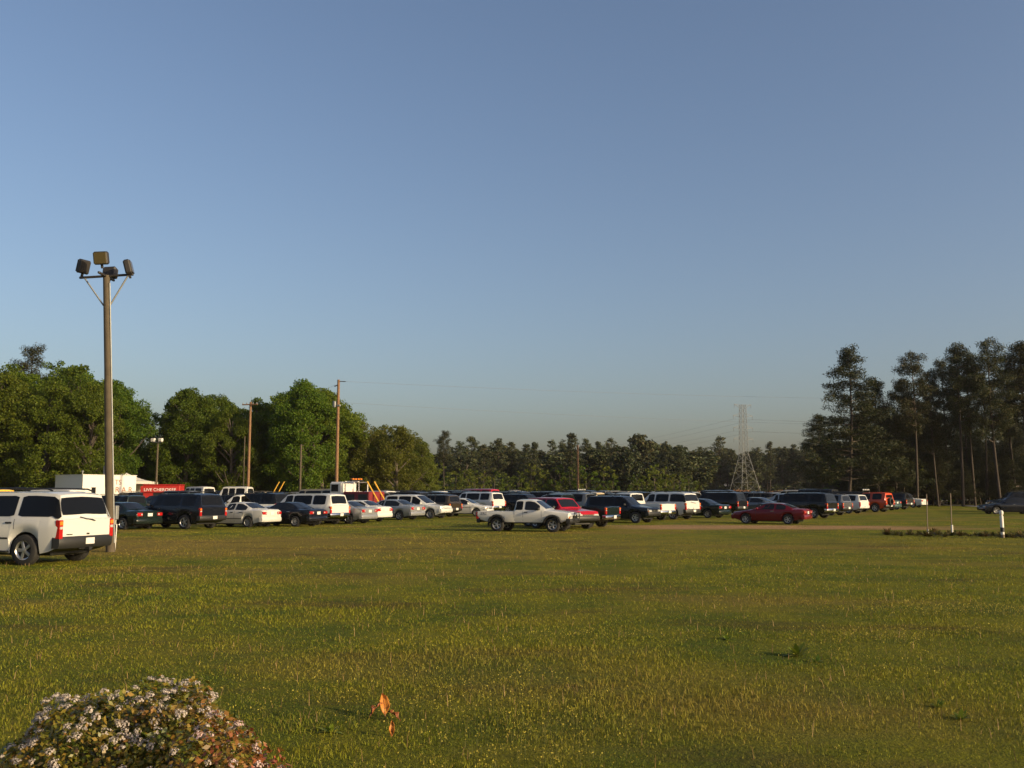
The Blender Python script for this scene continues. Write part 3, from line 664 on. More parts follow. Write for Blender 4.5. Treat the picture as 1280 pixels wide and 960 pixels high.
def flood(parent, loc, rz, tilt, sz=(.42, .28, .50)):
    e = link('floodlight', MB().box((0, 0, 0), sz, .05).mesh('floodlight', M['bronze'], 30), parent, loc, (tilt, 0, rz))
    link('lamp_lens', MB().box((0, -sz[1] / 2 - .004, 0), (sz[0] * .84, .012, sz[2] * .84), .004).mesh('lamp_lens', M['lamp_glass']), e)
    link('mount', MB().box((0, .02, -sz[2] / 2 - .05), (.07, .07, .14), .01).mesh('mount', M['bronze']), e)
flood(o, (-.74, 0, Hp + .34), R(-112), R(-18), (.40, .24, .46)); flood(o, (.72, 0, Hp + .22), R(100), R(-12), (.40, .22, .48))
flood(o, (.10, -.62, Hp + .42), R(6), R(14), (.44, .28, .42)); flood(o, (-.10, .55, Hp + .22), R(180), R(14), (.44, .28, .38))

p = P(145.5, 31.2); o = empty('electrical_box', (p.x, p.y, 0), R(-8)); tag(o, 'small grey electrical box on twin pipes at the foot of the light pole', 'electrical box')
link('box', MB().box((0, 0, 1.22), (.17, .16, .44), .015).mesh('box', M['galv']), o)
link('pipe', MB().tube([(.02, 0, -.02), (.02, 0, 1.0)], .035).mesh('pipe', M['galv'], 50), o); link('pipe', MB().tube([(.07, -.04, -.02), (.09, -.04, .85)], .02).mesh('pipe', M['white'], 50), o)

def utility_pole(px, Y, top, label, arm=0.0, r=.14, mat='wood_red', extras=()):
    H = height_at(top, Y); p = P(px, Y); o = empty('utility_pole', (p.x, p.y, p.z - .05), R(-18)); tag(o, label, 'utility pole')
    link('pole', MB().tube([(0, 0, 0), (0, 0, H * .5), (0, 0, H)], [r * 1.15, r, r * .85], 10).mesh('pole', M[mat], 50), o)
    if arm:
        a = link('cross_arm', MB().box((0, -r, H - .28), (arm, .1, .12), .01).mesh('cross_arm', M['wood_red']), o)
        for x in (-arm * .45, -arm * .2, arm * .2, arm * .45): link('insulator', MB().lathe([(.001, 0), (.05, .0), (.07, .06), (.045, .14), (.001, .18)], 8, 'Z', (x, -r, H - .22)).mesh('insulator', M['galv'], 40), a)
    if 'transformer' in extras:
        link('transformer', MB().lathe([(.001, 0), (.17, 0), (.18, .05), (.18, .5), (.15, .56), (.001, .58)], 12, 'Z', (-.34, -.05, H - 2.6)).mesh('transformer', M['galv'], 40), o)
        link('bracket', MB().box((-.12, -.04, H - 2.3), (.4, .08, .1)).box((.1, -.06, H - 2.45), (.35, .2, .16), .02).mesh('bracket', M['galv']), o)
        link('side_insulator', MB().tube([(-.1, 0, H - .5), (-.42, 0, H - .62)], .05).tube([(.1, 0, H - .16), (.75, 0, H - .2)], .04).mesh('side_insulator', M['wire'], 40), o)
    if 'lamp' in extras:
        for x in (-.55, .5): f = link('flood_lamp', MB().box((x, -.15, H - .05), (.5, .35, .4), .05).mesh('flood_lamp', M['white']), o)
        link('lamp_arm', MB().box((0, -.1, H - .3), (1.4, .08, .08)).mesh('lamp_arm', M['galv']), o)
    return o, Vector((p.x, p.y, p.z + H))
poleA, topA = utility_pole(310, 104, 502, 'brown utility pole with a crossarm standing behind the white van', 1.9, extras=())
poleB, topB = utility_pole(420.5, 90, 474, 'tall brown utility pole with transformer behind the tan van', 0, .15, extras=('transformer',))
utility_pole(375, 104, 555, 'short pale pole between two tall brown utility poles', 0, .12, 'wood')
poleC, topC = utility_pole(722.5, 128, 556, 'bare tan pole rising in front of the distant pine woods', 0, .15)
utility_pole(195, 112, 549, 'pole with two pale flood lamps beside the leafy trees', 0, .12, 'wood', ('lamp',))
utility_pole(304, 108, 545, 'thin dark pole just beside the brown crossarm pole', 0, .07, 'wood')

M['rust'] = plain('rusty_steel', (.15, .115, .085), .8, .1, var=.4)
for px, Y, top, lab in ((1157, 43.4, 617, 'thin rusty metal post in weeds, the shorter of two'), (1187, 43.0, 616, 'thin metal post with pale sleeve at its foot')):
    p = P(px, Y); H = height_at(top, Y); o = empty('metal_post', (p.x, p.y, -.05), R(10)); o.rotation_euler[1] = R(.8); tag(o, lab, 'post')
    link('post', MB().box((0, 0, H / 2), (.040, .033, H + .05), .006).mesh('post', M['rust']), o)
    if px == 1187: link('sleeve', MB().tube([(0.012, 0, 0), (.012, 0, .50)], .045, 10).mesh('sleeve', M['white'], 50), o)
    else: link('sleeve', MB().tube([(0.0, 0, 0), (0, 0, .30)], .04, 8).mesh('sleeve', M['galv'], 50), o)
p = P(1250, 40.5); o = empty('marker_post', (p.x, p.y, -.03)); o.rotation_euler = (R(1), R(-1), 0); tag(o, 'short white marker post with capped top and dark band', 'marker post')
link('post', MB().lathe([(.001, 0), (.07, 0), (.072, .92), (.05, .96), (.05, 1.0)], 12, 'Z').mesh('post', M['white'], 40), o)
link('cap', MB().lathe([(.05, .99), (.078, 1.0), (.08, 1.12), (.05, 1.16), (.001, 1.17)], 12, 'Z').mesh('cap', M['white'], 40), o)
link('rust_stain', MB().lathe([(.0725, .02), (.0745, .02), (.0745, .17), (.0725, .17)], 12, 'Z').mesh('rust_stain', M['rust'], 40), o)
link('dark_band', MB().lathe([(.072, .28), (.078, .28), (.078, .46), (.072, .46)], 12, 'Z').mesh('dark_band', M['black'], 40), o)

# ------------------------------------------------------------------ white building, canopy tent, food trailer
Yb = 100.0; cpt = P(103, Yb); Hb = height_at(593.5, Yb)
o = empty('white_building', (cpt.x, cpt.y, cpt.z), R(55)); tag(o, 'low white flat roofed building with brown lettering behind the parked rows', 'building')
LX, LY = 6.2, 5.0          # corner at the origin: the front runs along local +x, the shaded end along local +y
wl_ = link('front_wall', MB().box((LX / 2, .1, Hb / 2), (LX, .2, Hb)).mesh('front_wall', M['white']), o)
link('end_wall', MB().box((.1 - .004, LY / 2 + .1, Hb / 2 - .003), (.2, LY - .2, Hb)).mesh('end_wall', M['white']), o); link('end_wall', MB().box((LX - .1 + .004, LY / 2 + .1, Hb / 2 - .003), (.2, LY - .2, Hb)).mesh('end_wall', M['white']), o)
link('back_wall', MB().box((LX / 2, LY + .1, Hb / 2), (LX, .2, Hb)).mesh('back_wall', M['white']), o)
link('roof', MB().box((LX / 2, LY / 2 + .1, Hb + .02), (LX + .12, LY + .3, .06)).mesh('roof', M['white']), o)
link('roof_vent', MB().lathe([(.06, 0), (.06, .25), (.13, .28), (.13, .36), (.001, .42)], 8, 'Z', (.3, .6, Hb + .05)).mesh('roof_vent', M['galv'], 40), o)
link('chimney_pipe', MB().box((3.55, 1.5, Hb + .5), (.5, .4, 1.0), .02).mesh('chimney_pipe', M['galv']), o)
for (x, z, w, h) in ((1.25, 1.9, .45, .8), (5.0, 1.35, .7, .9)):
    wn_ = link('window', MB().box((x, -.02, z), (w, .05, h)).mesh('window', M['glass']), o)
    link('frame', MB().box((x, -.04, z + h / 2 + .04), (w + .16, .05, .08)).box((x, -.04, z - h / 2 - .04), (w + .16, .06, .08)).mesh('frame', M['white']), wn_)
link('lettering', text_part('lettering', 'TS', .75, M['letter_red'], .01), o, (4.05, -.02, Hb - .75), (R(90), 0, 0))
link('lettering', text_part('lettering', 'R A R', .85, M['letter_red'], .01), o, (4.75, -.02, Hb - 1.55), (R(90), 0, 0))

p = P(155, 111.0); o = empty('canopy_tent', (p.x, p.y, p.z), R(12)); tag(o, 'white peaked canopy tent against the white building', 'tent')
pk = height_at(590, 111); ev = height_at(602, 111); hw = 3.2
mb = MB(); n = 6; rings = []
for i in range(n + 1):
    u = i / n; rad = hw * u; z = pk - (pk - ev) * (1 - (1 - u) ** 1.7); rings.append([(sx * rad, sy * rad, z) for sx, sy in ((-1, -1), (0, -1), (1, -1), (1, 0), (1, 1), (0, 1), (-1, 1), (-1, 0))])
mb.add([v for r_ in rings[1:] for v in r_] + [(0, 0, pk)], [(i * 8 + j, i * 8 + (j + 1) % 8, (i + 1) * 8 + (j + 1) % 8, (i + 1) * 8 + j) for i in range(n - 1) for j in range(8)] + [(n * 8, (j + 1) % 8, j) for j in range(8)])
link('canopy', fix_normals(mb.mesh('canopy', M['canvas'])), o)
for a in range(4): link('valance', MB().box((0, -hw - .01, ev - .14), (2 * hw, .02, .30)).mesh('valance', M['canvas']), o, (0, 0, 0), (0, 0, a * PI / 2))
for sx in (-1, 1):
    for sy in (-1, 1): link('leg', MB().tube([(sx * (hw - .08), sy * (hw - .08), 0), (sx * (hw - .08), sy * (hw - .08), ev)], .035).mesh('leg', M['galv']), o)
link('back_panel', MB().box((0, hw - .1, ev * .55), (2 * hw - .2, .02, ev * .9)).mesh('back_panel', M['canvas']), o)

p = P(205, 96.0); o = empty('food_trailer', (p.x, p.y, p.z), R(6)); tag(o, 'red food trailer with a white lettered sign board beside the canopy tent', 'trailer')
zt_ = height_at(606.3, 96)
link('body', MB().box((0, 0, .5 + (zt_ - .5) / 2), (3.5, 2.0, zt_ - .5), .06).mesh('body', M['red']), o)
link('roof_edge', MB().box((0, -.02, zt_ + .02), (3.6, 2.1, .08), .02).mesh('roof_edge', M['red']), o)
link('sign_board', MB().box((-.1, -1.12, zt_ - .42), (3.7, .06, .62), .01).mesh('sign_board', M['red']), o)
link('sign_lettering', text_part('sign_lettering', 'LIVE CHEROKEE', .43, M['letter_white'], .01), o, (-.1, -1.165, zt_ - .48), (R(90), 0, 0))
link('serving_hatch', MB().box((.2, -1.01, 1.45), (1.9, .03, .8)).mesh('serving_hatch', M['black']), o)
for sg in (-1, 1): w = link('wheel', tm, o, (0, sg * .95, .45)); link('rim', rm, w)
p = P(343, 96.0)
o = empty('boom_frame', (p.x, p.y, p.z), R(0)); tag(o, 'pair of leaning yellow boom poles above the dark SUVs', 'boom')
for dx in (0, .5): link('boom_pole', MB().tube([(-.4 + dx, 0, 1.2), (.45 + dx, .1, height_at(602, 96))], .055).mesh('boom_pole', M['yellow'], 40), o)
link('base_frame', MB().box((0, 0, .65), (1.6, 1.2, 1.3), .05).mesh('base_frame', M['black']), o)

p = P(1262, 138); o = empty('pale_building', (p.x, p.y, p.z), R(-8)); tag(o, 'pale low building glimpsed beneath the tall pines', 'building')
hB = height_at(603, 138)
bw = link('wall', MB().box((3, 0, hB / 2), (9, 5, hB)).mesh('wall', plain('pale_siding', (.42, .33, .27), .8)), o)
link('roof', MB().box((3, 0, hB + .08), (9.5, 5.5, .18), .03).mesh('roof', M['galv']), o)
for x in (.5, 4.5): w = link('window', MB().box((x, -2.52, 1.9), (.9, .05, .9)).mesh('window', M['glass']), o)

# ------------------------------------------------------------------ lattice pylon and wires
Yp = 335.0; p = P(931, Yp); Hh = height_at(505, Yp)
o = empty('lattice_pylon', (p.x, p.y, p.z - .3), R(20)); tag(o, 'grey steel lattice pylon standing before the distant woods', 'pylon')
waist = Hh * .46; wb, ww, wt_ = 4.2, 1.15, .8
def hwid(z): return wb + (ww - wb) * z / waist if z < waist else ww + (wt_ - ww) * (z - waist) / (Hh - waist)
for sx in (-1, 1):
    for sy in (-1, 1): link('leg', MB().tube([(sx * hwid(z), sy * hwid(z), z) for z in (0, waist, Hh)], .085, 4).mesh('leg', M['pylon']), o)
zl = [0, waist * .36, waist * .62, waist * .82, waist] + [waist + (Hh - waist) * k / 9 for k in range(1, 10)]
for a, b in zip(zl, zl[1:]):
    mb = MB(); wa, wb2 = hwid(a), hwid(b)
    for (ax, ay), (bx, by) in (((-1, -1), (1, -1)), ((1, -1), (1, 1)), ((1, 1), (-1, 1)), ((-1, 1), (-1, -1))):
        mb.tube([(ax * wa, ay * wa, a), (bx * wb2, by * wb2, b)], .036, 4, False).tube([(bx * wa, by * wa, a), (ax * wb2, ay * wb2, b)], .036, 4, False).tube([(ax * wb2, ay * wb2, b), (bx * wb2, by * wb2, b)], .036, 4, False)
    link('lattice_panel', mb.mesh('lattice_panel', M['pylon']), o)
tips = []
for z, w in ((Hh - .2, 3.4), (Hh * .87, 3.9), (Hh * .74, 3.9), (Hh * .62, 3.9)):
    for sg in (-1, 1):
        mb = MB().tube([(sg * hwid(z), 0, z), (sg * w, 0, z + .35)], .08, 4).tube([(sg * hwid(z + 1.2), 0, z + 1.3 if z < Hh - 1 else z - 1.2), (sg * w, 0, z + .35)], .07, 4)
        a = link('cross_arm', mb.mesh('cross_arm', M['pylon']), o)
        link('insulator_string', MB().tube([(sg * w, 0, z + .35), (sg * w, 0, z - .9)], .07, 5).mesh('insulator_string', M['pylon']), a); tips.append((sg, z, w))
mp = o.matrix_basis
pyl_rot = Matrix.Translation(o.location) @ Matrix.Rotation(R(20), 4, 'Z')
def wire(name, a, b, sag, label, r=.02, group=None):
    a, b = Vector(a), Vector(b); pts = []
    for i in range(25):
        u = i / 24; q = a.lerp(b, u); q.z -= sag * 4 * u * (1 - u); pts.append(q)
    tag(link(name, MB().tube(pts, r, 4).mesh(name, M['wire'])), label, 'wire', group)
for i, (sg, z, w) in enumerate(tips):
    if i % 2: continue
for k, (sg, z, w) in enumerate(tips[2:6]):
    st_ = pyl_rot @ Vector((sg * w, 0, z - .9))
    wire('power_line', st_, (-40 + sg * 6, 640, 9 + z * .5), 5, 'faint power line running from the lattice pylon over distant woods', .022, 'power lines at the pylon')
    wire('power_line', st_, (420, 300 + sg * 6, 12 + z * .7), 5, 'faint power line running from the lattice pylon over distant woods', .022, 'power lines at the pylon')
wire('overhead_wire', topB + Vector((.3, 0, -.2)), (150, 190, 23), 2.0, 'thin wire leaving the top of the tall transformer pole', .009)
wire('overhead_wire', topB + Vector((.1, 0, -2.2)), (150, 192, 17), 2.0, 'thin lower wire leaving the transformer bracket of tall pole', .008)
wire('overhead_wire', topB + Vector((-.3, 0, -.55)), topA + Vector((.5, -.1, -.2)), .5, 'thin wire slung between the two brown utility poles', .009)

# ------------------------------------------------------------------ foliage materials
def leaf_mat(name, stops, trans=.35, hue=True, rough=.6):
    t = NT(name); geo = t.new('ShaderNodeNewGeometry'); oi = t.new('ShaderNodeObjectInfo')
    c = t.ramp(geo.outputs['Random Per Island'], stops)
    if hue:
        h = t.new('ShaderNodeHueSaturation'); t.link(t.math('ADD', .48, t.math('MULTIPLY', oi.outputs['Random'], .04)), h.inputs['Hue'])
        t.link(t.math('ADD', .82, t.math('MULTIPLY', t.math('FRACT', t.math('MULTIPLY', oi.outputs['Random'], 5.7)), .36)), h.inputs['Value']); t.link(c, h.inputs['Color']); c = h.outputs[0]
    t.set(Base_Color=c, Roughness=rough, Specular_IOR_Level=.25)
    tr = t.new('ShaderNodeBsdfTranslucent'); t.link(c, tr.inputs[0]); mx = t.new('ShaderNodeMixShader'); mx.inputs[0].default_value = trans
    t.link(t.bsdf.outputs[0], mx.inputs[1]); t.link(tr.outputs[0], mx.inputs[2]); t.link(mx.outputs[0], t.out.inputs[0]); return t.mat
M['leaf'] = leaf_mat('broad_leaves', [(0, (.066, .110, .008)), (.6, (.100, .152, .010)), (1, (.150, .180, .014))], .48)
M['leaf_y'] = leaf_mat('yellowish_leaves', [(0, (.085, .110, .012)), (.6, (.122, .150, .016)), (1, (.175, .175, .028))], .48)
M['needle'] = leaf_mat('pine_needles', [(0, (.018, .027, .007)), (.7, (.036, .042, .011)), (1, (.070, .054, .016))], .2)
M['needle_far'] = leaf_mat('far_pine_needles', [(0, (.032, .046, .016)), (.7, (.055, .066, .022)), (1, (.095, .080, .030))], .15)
M['weed'] = leaf_mat('weed_leaves', [(0, (.10, .15, .014)), (.7, (.15, .20, .02)), (1, (.20, .20, .03))])
M['straw'] = leaf_mat('straw', [(0, (.16, .085, .04)), (1, (.30, .17, .08))], .2)
M['bark'] = plain('bark', (.085, .068, .052), .95, var=.4, scale=4)
M['pine_bark'] = plain('pine_bark', (.048, .036, .028), .95, var=.4, scale=4)
rs = np.random.RandomState(5)

def leaf_quads(C, N, size, aspect=.55, rs=rs):
    n = len(C); a = rs.normal(size=(n, 3)); a -= N * (a * N).sum(1, keepdims=True); a /= np.linalg.norm(a, axis=1, keepdims=True) + 1e-9
    b = np.cross(N, a); s = size[:, None]
    V = np.stack([C - a * s, C - b * s * aspect + a * s * .1, C + a * s, C + b * s * aspect + a * s * .1], 1).reshape(-1, 3)
    return V, np.arange(4 * n).reshape(n, 4)
def unit(n, rs=rs):
    v = rs.normal(size=(n, 3)); return v / np.linalg.norm(v, axis=1, keepdims=True)
def crown_mesh(name, blobs, per, leaf, mat, flat=1.0, aspect=.6, inner=.45, rs=rs):
    Cs, Ns, Ss = [], [], []
    for (c, r) in blobs:
        n = max(12, int(per * (r[0] * r[1]) ** 1.0)) if isinstance(r, tuple) else int(per * r * r)
        d = unit(n, rs); rad = inner + (1.06 - inner) * rs.rand(n, 1) ** .5; rad = np.where(rs.rand(n, 1) < .22, rad + .5 * rs.rand(n, 1) ** 1.5, rad)
        rr = np.array(r if isinstance(r, tuple) else (r, r, r * flat))
        Cs.append(np.array(c) + d * rad * rr); nn = d * .45 + unit(n, rs) * 1.0 + np.array([0, 0, .25]); Ns.append(nn / np.linalg.norm(nn, axis=1, keepdims=True)); Ss.append(leaf * (.6 + .8 * rs.rand(n)))
    V, F = leaf_quads(np.concatenate(Cs), np.concatenate(Ns), np.concatenate(Ss), aspect, rs)
    return np_mesh(name, V, F, mat)
TREES = {}
def broad_tree(key, H, wid, base, mat, seed, per=330, leaf=.20, nb=64):
    q = np.random.RandomState(seed); blobs = []; zc = (base + 1) / 2 * H; rz = (1 - base) / 2 * H
    tr = MB(); lean = q.normal(size=2) * .25
    tr.tube([(0, 0, -.2), (lean[0] * .4, lean[1] * .4, H * .3), (lean[0], lean[1], H * .62), (lean[0] * 1.3, lean[1], H * .85)], [.024 * H, .017 * H, .009 * H, .003 * H], 8)
    lobes = [(q.uniform(0, 2 * PI), q.uniform(.45, .95), q.uniform(-.75, .85)) for _ in range(9)]
    while len(blobs) < nb:
        if q.rand() < .55:
            a, rr, zz = lobes[q.randint(len(lobes))]; a += q.normal() * .45; zz += q.normal() * .22; rr *= q.uniform(.75, 1.08)
        else: a = q.uniform(0, 2 * PI); zz = q.uniform(-1, 1); rr = math.sqrt(q.rand())
        if abs(zz) > 1: continue
        env = math.sqrt(max(.05, 1 - abs(zz) ** 2.4)) * (1.0 - .18 * max(0, zz)); rad = rr * env * wid
        r = q.choice([q.uniform(.03, .05), q.uniform(.045, .085)], p=[.35, .65]) * H * (.75 if zz > .7 else 1)
        c = (rad * math.cos(a) + lean[0], rad * math.sin(a) + lean[1], zc + zz * (rz - r * .7)); blobs.append((c, (r, r, r * q.uniform(.6, .85))))
        if len(blobs) % 4 == 0:
            z0 = max(H * .15, c[2] - rad * .8 - .5); tr.tube([(lean[0] * z0 / H, lean[1] * z0 / H, min(z0, H * .7)), (c[0] * .6, c[1] * .6, (z0 + c[2]) / 2 + .2), c], [.008 * H, .005 * H, .002 * H], 5)
    TREES.setdefault(key, []).append((crown_mesh('crown', blobs, per, leaf, mat, rs=q), tr.mesh('trunk', M['bark'], 60), H))
def pine_tree(key, H, wid, base, mat, seed, per=34, leaf=.26, nbr=44, droop=.0, shape='top', asp=.18):
    q = np.random.RandomState(seed); tr = MB(); k = q.normal(size=2) * .3
    ax = lambda z: np.array([k[0] * math.sin(z / H * 2.6), k[1] * math.sin(z / H * 2.2), z])
    tr.tube([ax(H * u) + np.array([0, 0, -.2 if u == 0 else 0]) for u in (0, .2, .4, .6, .8, .97)], [.0100 * H, .0088 * H, .0074 * H, .0060 * H, .0038 * H, .0012 * H], 7)
    blobs = []
    for i in range(nbr):
        u = (i + q.rand()) / nbr; z = H * (base + (1 - base) * u); a = i * 2.4 + q.normal() * .5
        prof = {'top': min(1, .55 + 1.3 * u) * math.sqrt(max(.03, 1.04 - u ** 2.2)), 'cone': (1.05 - u) ** .75}[shape]
        ln = wid * prof * q.uniform(.45, 1.12); rise = q.uniform(.0, .45) - droop * (1 - u)
        o = ax(z); d = np.array([math.cos(a), math.sin(a), 0]); tip = o + d * ln + np.array([0, 0, ln * rise + .1 * ln])
        mid = o + d * ln * .5 + np.array([0, 0, ln * rise * .35])
        tr.tube([o, mid, tip], [.004 * H * (1.1 - u) + .02, .025, .008], 4, False)
        nb = max(2, int(ln * 1.7))
        for j in range(nb):
            f = .35 + .68 * (j + q.rand()) / nb; c = o + (tip - o) * f + q.normal(size=3) * np.array([.22, .22, .13]) * ln * .35
            r = q.uniform(.026, .044) * H; blobs.append((tuple(c), (r, r, r * q.uniform(.55, .8))))
    TREES.setdefault(key, []).append((crown_mesh('crown', blobs, per, leaf, mat, aspect=asp, inner=.15, rs=q), tr.mesh('trunk', M['pine_bark'], 60), H))
for s_ in range(5): broad_tree('broad', 15, [4.6, 5.2, 4.2, 5.6, 4.8][s_], .10, M['leaf'], 30 + s_, per=430, leaf=.112, nb=165)
for s_ in range(3): broad_tree('yellow', 12, [3.2, 3.8, 2.9][s_], .06, M['leaf_y'], 60 + s_, per=430, leaf=.105, nb=100)
for s_ in range(5): pine_tree('pine', 18, [3.3, 2.8, 3.6, 3.0, 2.6][s_], [.48, .55, .38, .45, .58][s_], M['needle'], 80 + s_, per=270, leaf=.16)
for s_ in range(2): pine_tree('bushy_pine', 17, [5.2, 4.4][s_], .16, M['needle'], 120 + s_, per=210, leaf=.18, nbr=80, droop=.25, shape='cone')
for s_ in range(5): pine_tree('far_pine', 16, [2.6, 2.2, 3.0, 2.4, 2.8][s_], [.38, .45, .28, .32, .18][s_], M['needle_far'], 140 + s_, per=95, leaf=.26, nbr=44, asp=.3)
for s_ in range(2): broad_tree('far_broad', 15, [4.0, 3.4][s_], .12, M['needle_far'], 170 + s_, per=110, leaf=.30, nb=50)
for s_ in range(3): broad_tree('bush', 5, [2.6, 3.2, 2.8][s_], .02, M['leaf_y' if s_ else 'leaf'], 180 + s_, per=250, leaf=.16, nb=36)
q = random.Random(11); cnt = {}
def tree(key, px, Y, top, name, label, group, var=None, wide=1.0, H=None):
    i = cnt.get(key, q.randrange(9)); cnt[key] = i + 1; cr, tk, h = TREES[key][(var if var is not None else i) % len(TREES[key])]
    s_ = (H if H else height_at(top, Y)) / h; p = P(px, Y); o = empty(name, (p.x, p.y, p.z), q.uniform(0, 2 * PI)); o.scale = (s_ * wide, s_ * wide, s_); tag(o, label, 'tree', group)
    link('trunk', tk, o); link('crown', cr, o); return o
gA = ('leafy green tree in the grove behind the white building', 'leafy trees behind the white building')
LA = {22: 'leafy tree standing under the dark pine top behind the large white SUV', 55: 'leafy tree just behind the white building, beside its shaded end', 92: 'tall leafy tree rising directly above the white building', 112: 'leafy tree whose crown the floodlight pole crosses', 138: 'leafy tree immediately past the floodlight pole, above the canopy tent', 152: 'lowest leafy tree ending the grove above the red food trailer'}
for px, Y, top, w in ((-60, 108, 470, 1.1), (-15, 106, 462, 1.1), (22, 112, 462, 1.05), (55, 106, 476, 1.0), (92, 112, 456, 1.05), (112, 106, 478, .95), (138, 116, 474, .9), (70, 122, 450, 1.1), (10, 124, 455, 1.1), (152, 122, 505, .85), (-40, 124, 455, 1.1), (125, 128, 480, 1.0), (36, 132, 470, 1.1), (98, 134, 465, 1.1)):
    tree('broad', px, Y, top, 'broadleaf_tree', LA.get(px, gA[0]), gA[1], wide=w)
tree('pine', 32, 128, 434, 'pine_tree', 'dark pine top rising above the leafy grove behind the white building', None)
gB = ('leafy green tree in the row behind the brown utility poles', 'leafy trees behind the utility poles')
LB = {208: 'leafy tree at the dip end of the row, beside the flood lamp pole', 232: 'broad leafy tree between the flood lamp pole and crossarm pole', 288: 'leafy tree just beside the brown crossarm pole', 316: 'leafy tree directly behind the brown crossarm pole', 346: 'leafy tree between the crossarm pole and the short pale pole', 378: 'tallest leafy tree of the row, above the short pale pole', 402: 'leafy tree beside the tall transformer pole', 428: 'lower leafy tree just past the tall transformer pole'}
for px, Y, top, w in ((208, 122, 505, .9), (232, 120, 484, 1.0), (262, 124, 492, 1.0), (288, 118, 508, .9), (316, 122, 497, 1.05), (346, 124, 494, .9), (378, 118, 474, 1.05), (402, 122, 484, 1.0), (428, 124, 516, .9), (245, 134, 500, 1.1), (300, 136, 510, 1.1), (360, 134, 490, 1.1), (410, 136, 500, 1.0), (270, 145, 515, 1.2), (330, 146, 520, 1.2), (390, 146, 510, 1.2)):
    tree('broad', px, Y, top, 'broadleaf_tree', LB.get(px, gB[0]), gB[1], wide=w)
for px, Y, top in ((176, 140, 562), (188, 150, 560), (160, 150, 545), (205, 150, 552), (182, 165, 562), (220, 160, 545)): tree('broad', px, Y, top, 'broadleaf_tree', 'low leafy tree filling the dip between two tree groups', 'low trees in the dip', wide=1.0)
gC = ('yellowish green tree between the leafy row and the pine woods', 'yellowish trees before the pine woods')
LC = {442: 'yellowish tree touching the green row, above the red tow truck', 458: 'yellowish tree behind the boom poles of the red tow truck', 526: 'yellowish tree sloping down toward the lone round topped pine', 538: 'shortest yellowish tree beside the lone round topped pine'}
for px, Y, top, w in ((442, 128, 532, 1.0), (458, 124, 528, 1.0), (478, 130, 530, 1.05), (496, 124, 529, 1.05), (512, 128, 536, 1.0), (526, 132, 550, .9), (538, 136, 572, .9), (470, 142, 535, 1.2), (500, 144, 538, 1.2), (447, 140, 540, 1.1), (522, 146, 560, 1.1)):
    tree('yellow', px, Y, top, 'broadleaf_tree', LC.get(px, gC[0]), gC[1], wide=w)
tree('pine', 556, 190, 540, 'pine_tree', 'lone round topped pine at the edge of the yellowish trees', None, var=1, wide=.95)
gD = ('slim dark pine in the distant woods', 'pines of the distant woods')
prof = [(565, 570), (575, 556), (590, 547), (606, 556), (622, 552), (640, 556), (656, 564), (670, 556), (690, 549), (704, 556), (716, 543), (734, 547), (750, 553), (766, 549), (782, 548), (800, 540), (815, 544), (832, 556), (850, 562), (868, 563), (884, 562), (902, 549), (916, 560), (932, 566), (948, 560), (962, 556), (978, 557), (992, 554), (1008, 552), (1022, 548)]
for i, (px, top) in enumerate(prof):
    Y = 235 + 30 * math.sin(i * 1.7) if px < 870 else 352 + 8 * math.sin(i)
    if px in (782, 800, 815, 978): tree('far_broad', px, Y, top, 'broadleaf_tree', 'pale rounded tree among the distant pines', 'rounded trees in the distant woods', wide=1.1)
    else: tree('far_pine', px, Y, top + q.uniform(-3, 4), 'pine_tree', *gD, wide=q.uniform(.95, 1.3))
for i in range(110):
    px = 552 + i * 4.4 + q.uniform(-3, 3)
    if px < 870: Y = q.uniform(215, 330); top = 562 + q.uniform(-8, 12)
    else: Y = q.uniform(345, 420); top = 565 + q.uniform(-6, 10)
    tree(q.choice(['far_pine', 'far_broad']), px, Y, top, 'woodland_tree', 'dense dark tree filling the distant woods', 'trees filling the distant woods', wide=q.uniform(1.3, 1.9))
for i in range(34):
    px = 545 + i * 10 + q.uniform(-4, 4); Y = q.uniform(195, 212); tree('bush', px, Y, 585 + q.uniform(-8, 12), 'young_tree', 'young bright green tree along the front of the distant woods', 'young trees before the distant woods', wide=q.uniform(.8, 1.2)) if px < 870 else None
# tall pines on the near wood's edge
gE = ('tall slender pine with high crown in the dark pine stand', 'tall pines of the dark stand')
tree('bushy_pine', 1060, 112, 438, 'pine_tree', 'broad bushy pine with drooping limbs at the corner of the dark stand', None, var=0, wide=1.15)
tree('bushy_pine', 1098, 118, 478, 'pine_tree', 'lower bushy pine behind the broad corner pine', None, var=1, wide=1.2)
LE = {1146: 'slender pine with a separate pointed crown beside the bushy corner pine', 1128: 'lower pine squeezed between the bushy pine and the slender pointed pine', 1250: 'tallest pine of the dark stand, rising over the drive', 1200: 'tall pine above the pale silver SUV in the dark stand'}
for px, Y, top, w in ((1146, 114, 443, .9), (1128, 122, 478, 1.1), (1172, 118, 466, .85), (1186, 126, 452, .85), (1203, 116, 436, .95), (1218, 120, 441, .85), (1232, 126, 470, .8), (1250, 114, 428, 1.0), (1270, 122, 446, .9), (1284, 116, 434, 1.1), (1300, 120, 430, 1.1), (1160, 132, 505, 1.1), (1210, 134, 500, 1.0), (1262, 134, 500, 1.0), (1322, 126, 430, 1.2), (1345, 116, 425, 1.2)):
    tree('pine', px, Y, top, 'pine_tree', LE.get(px, gE[0]), gE[1], wide=w)
for px, Y, top in ((1118, 120, 520), (1142, 126, 515), (1165, 124, 530), (1092, 126, 505), (1180, 138, 525), (1075, 134, 520), (1040, 140, 545), (1110, 140, 510), (1136, 142, 520)):
    tree('bushy_pine', px, Y, top, 'pine_tree', 'dark low pine filling the stand under the tall pines', 'low pines of the dark stand', wide=1.35)
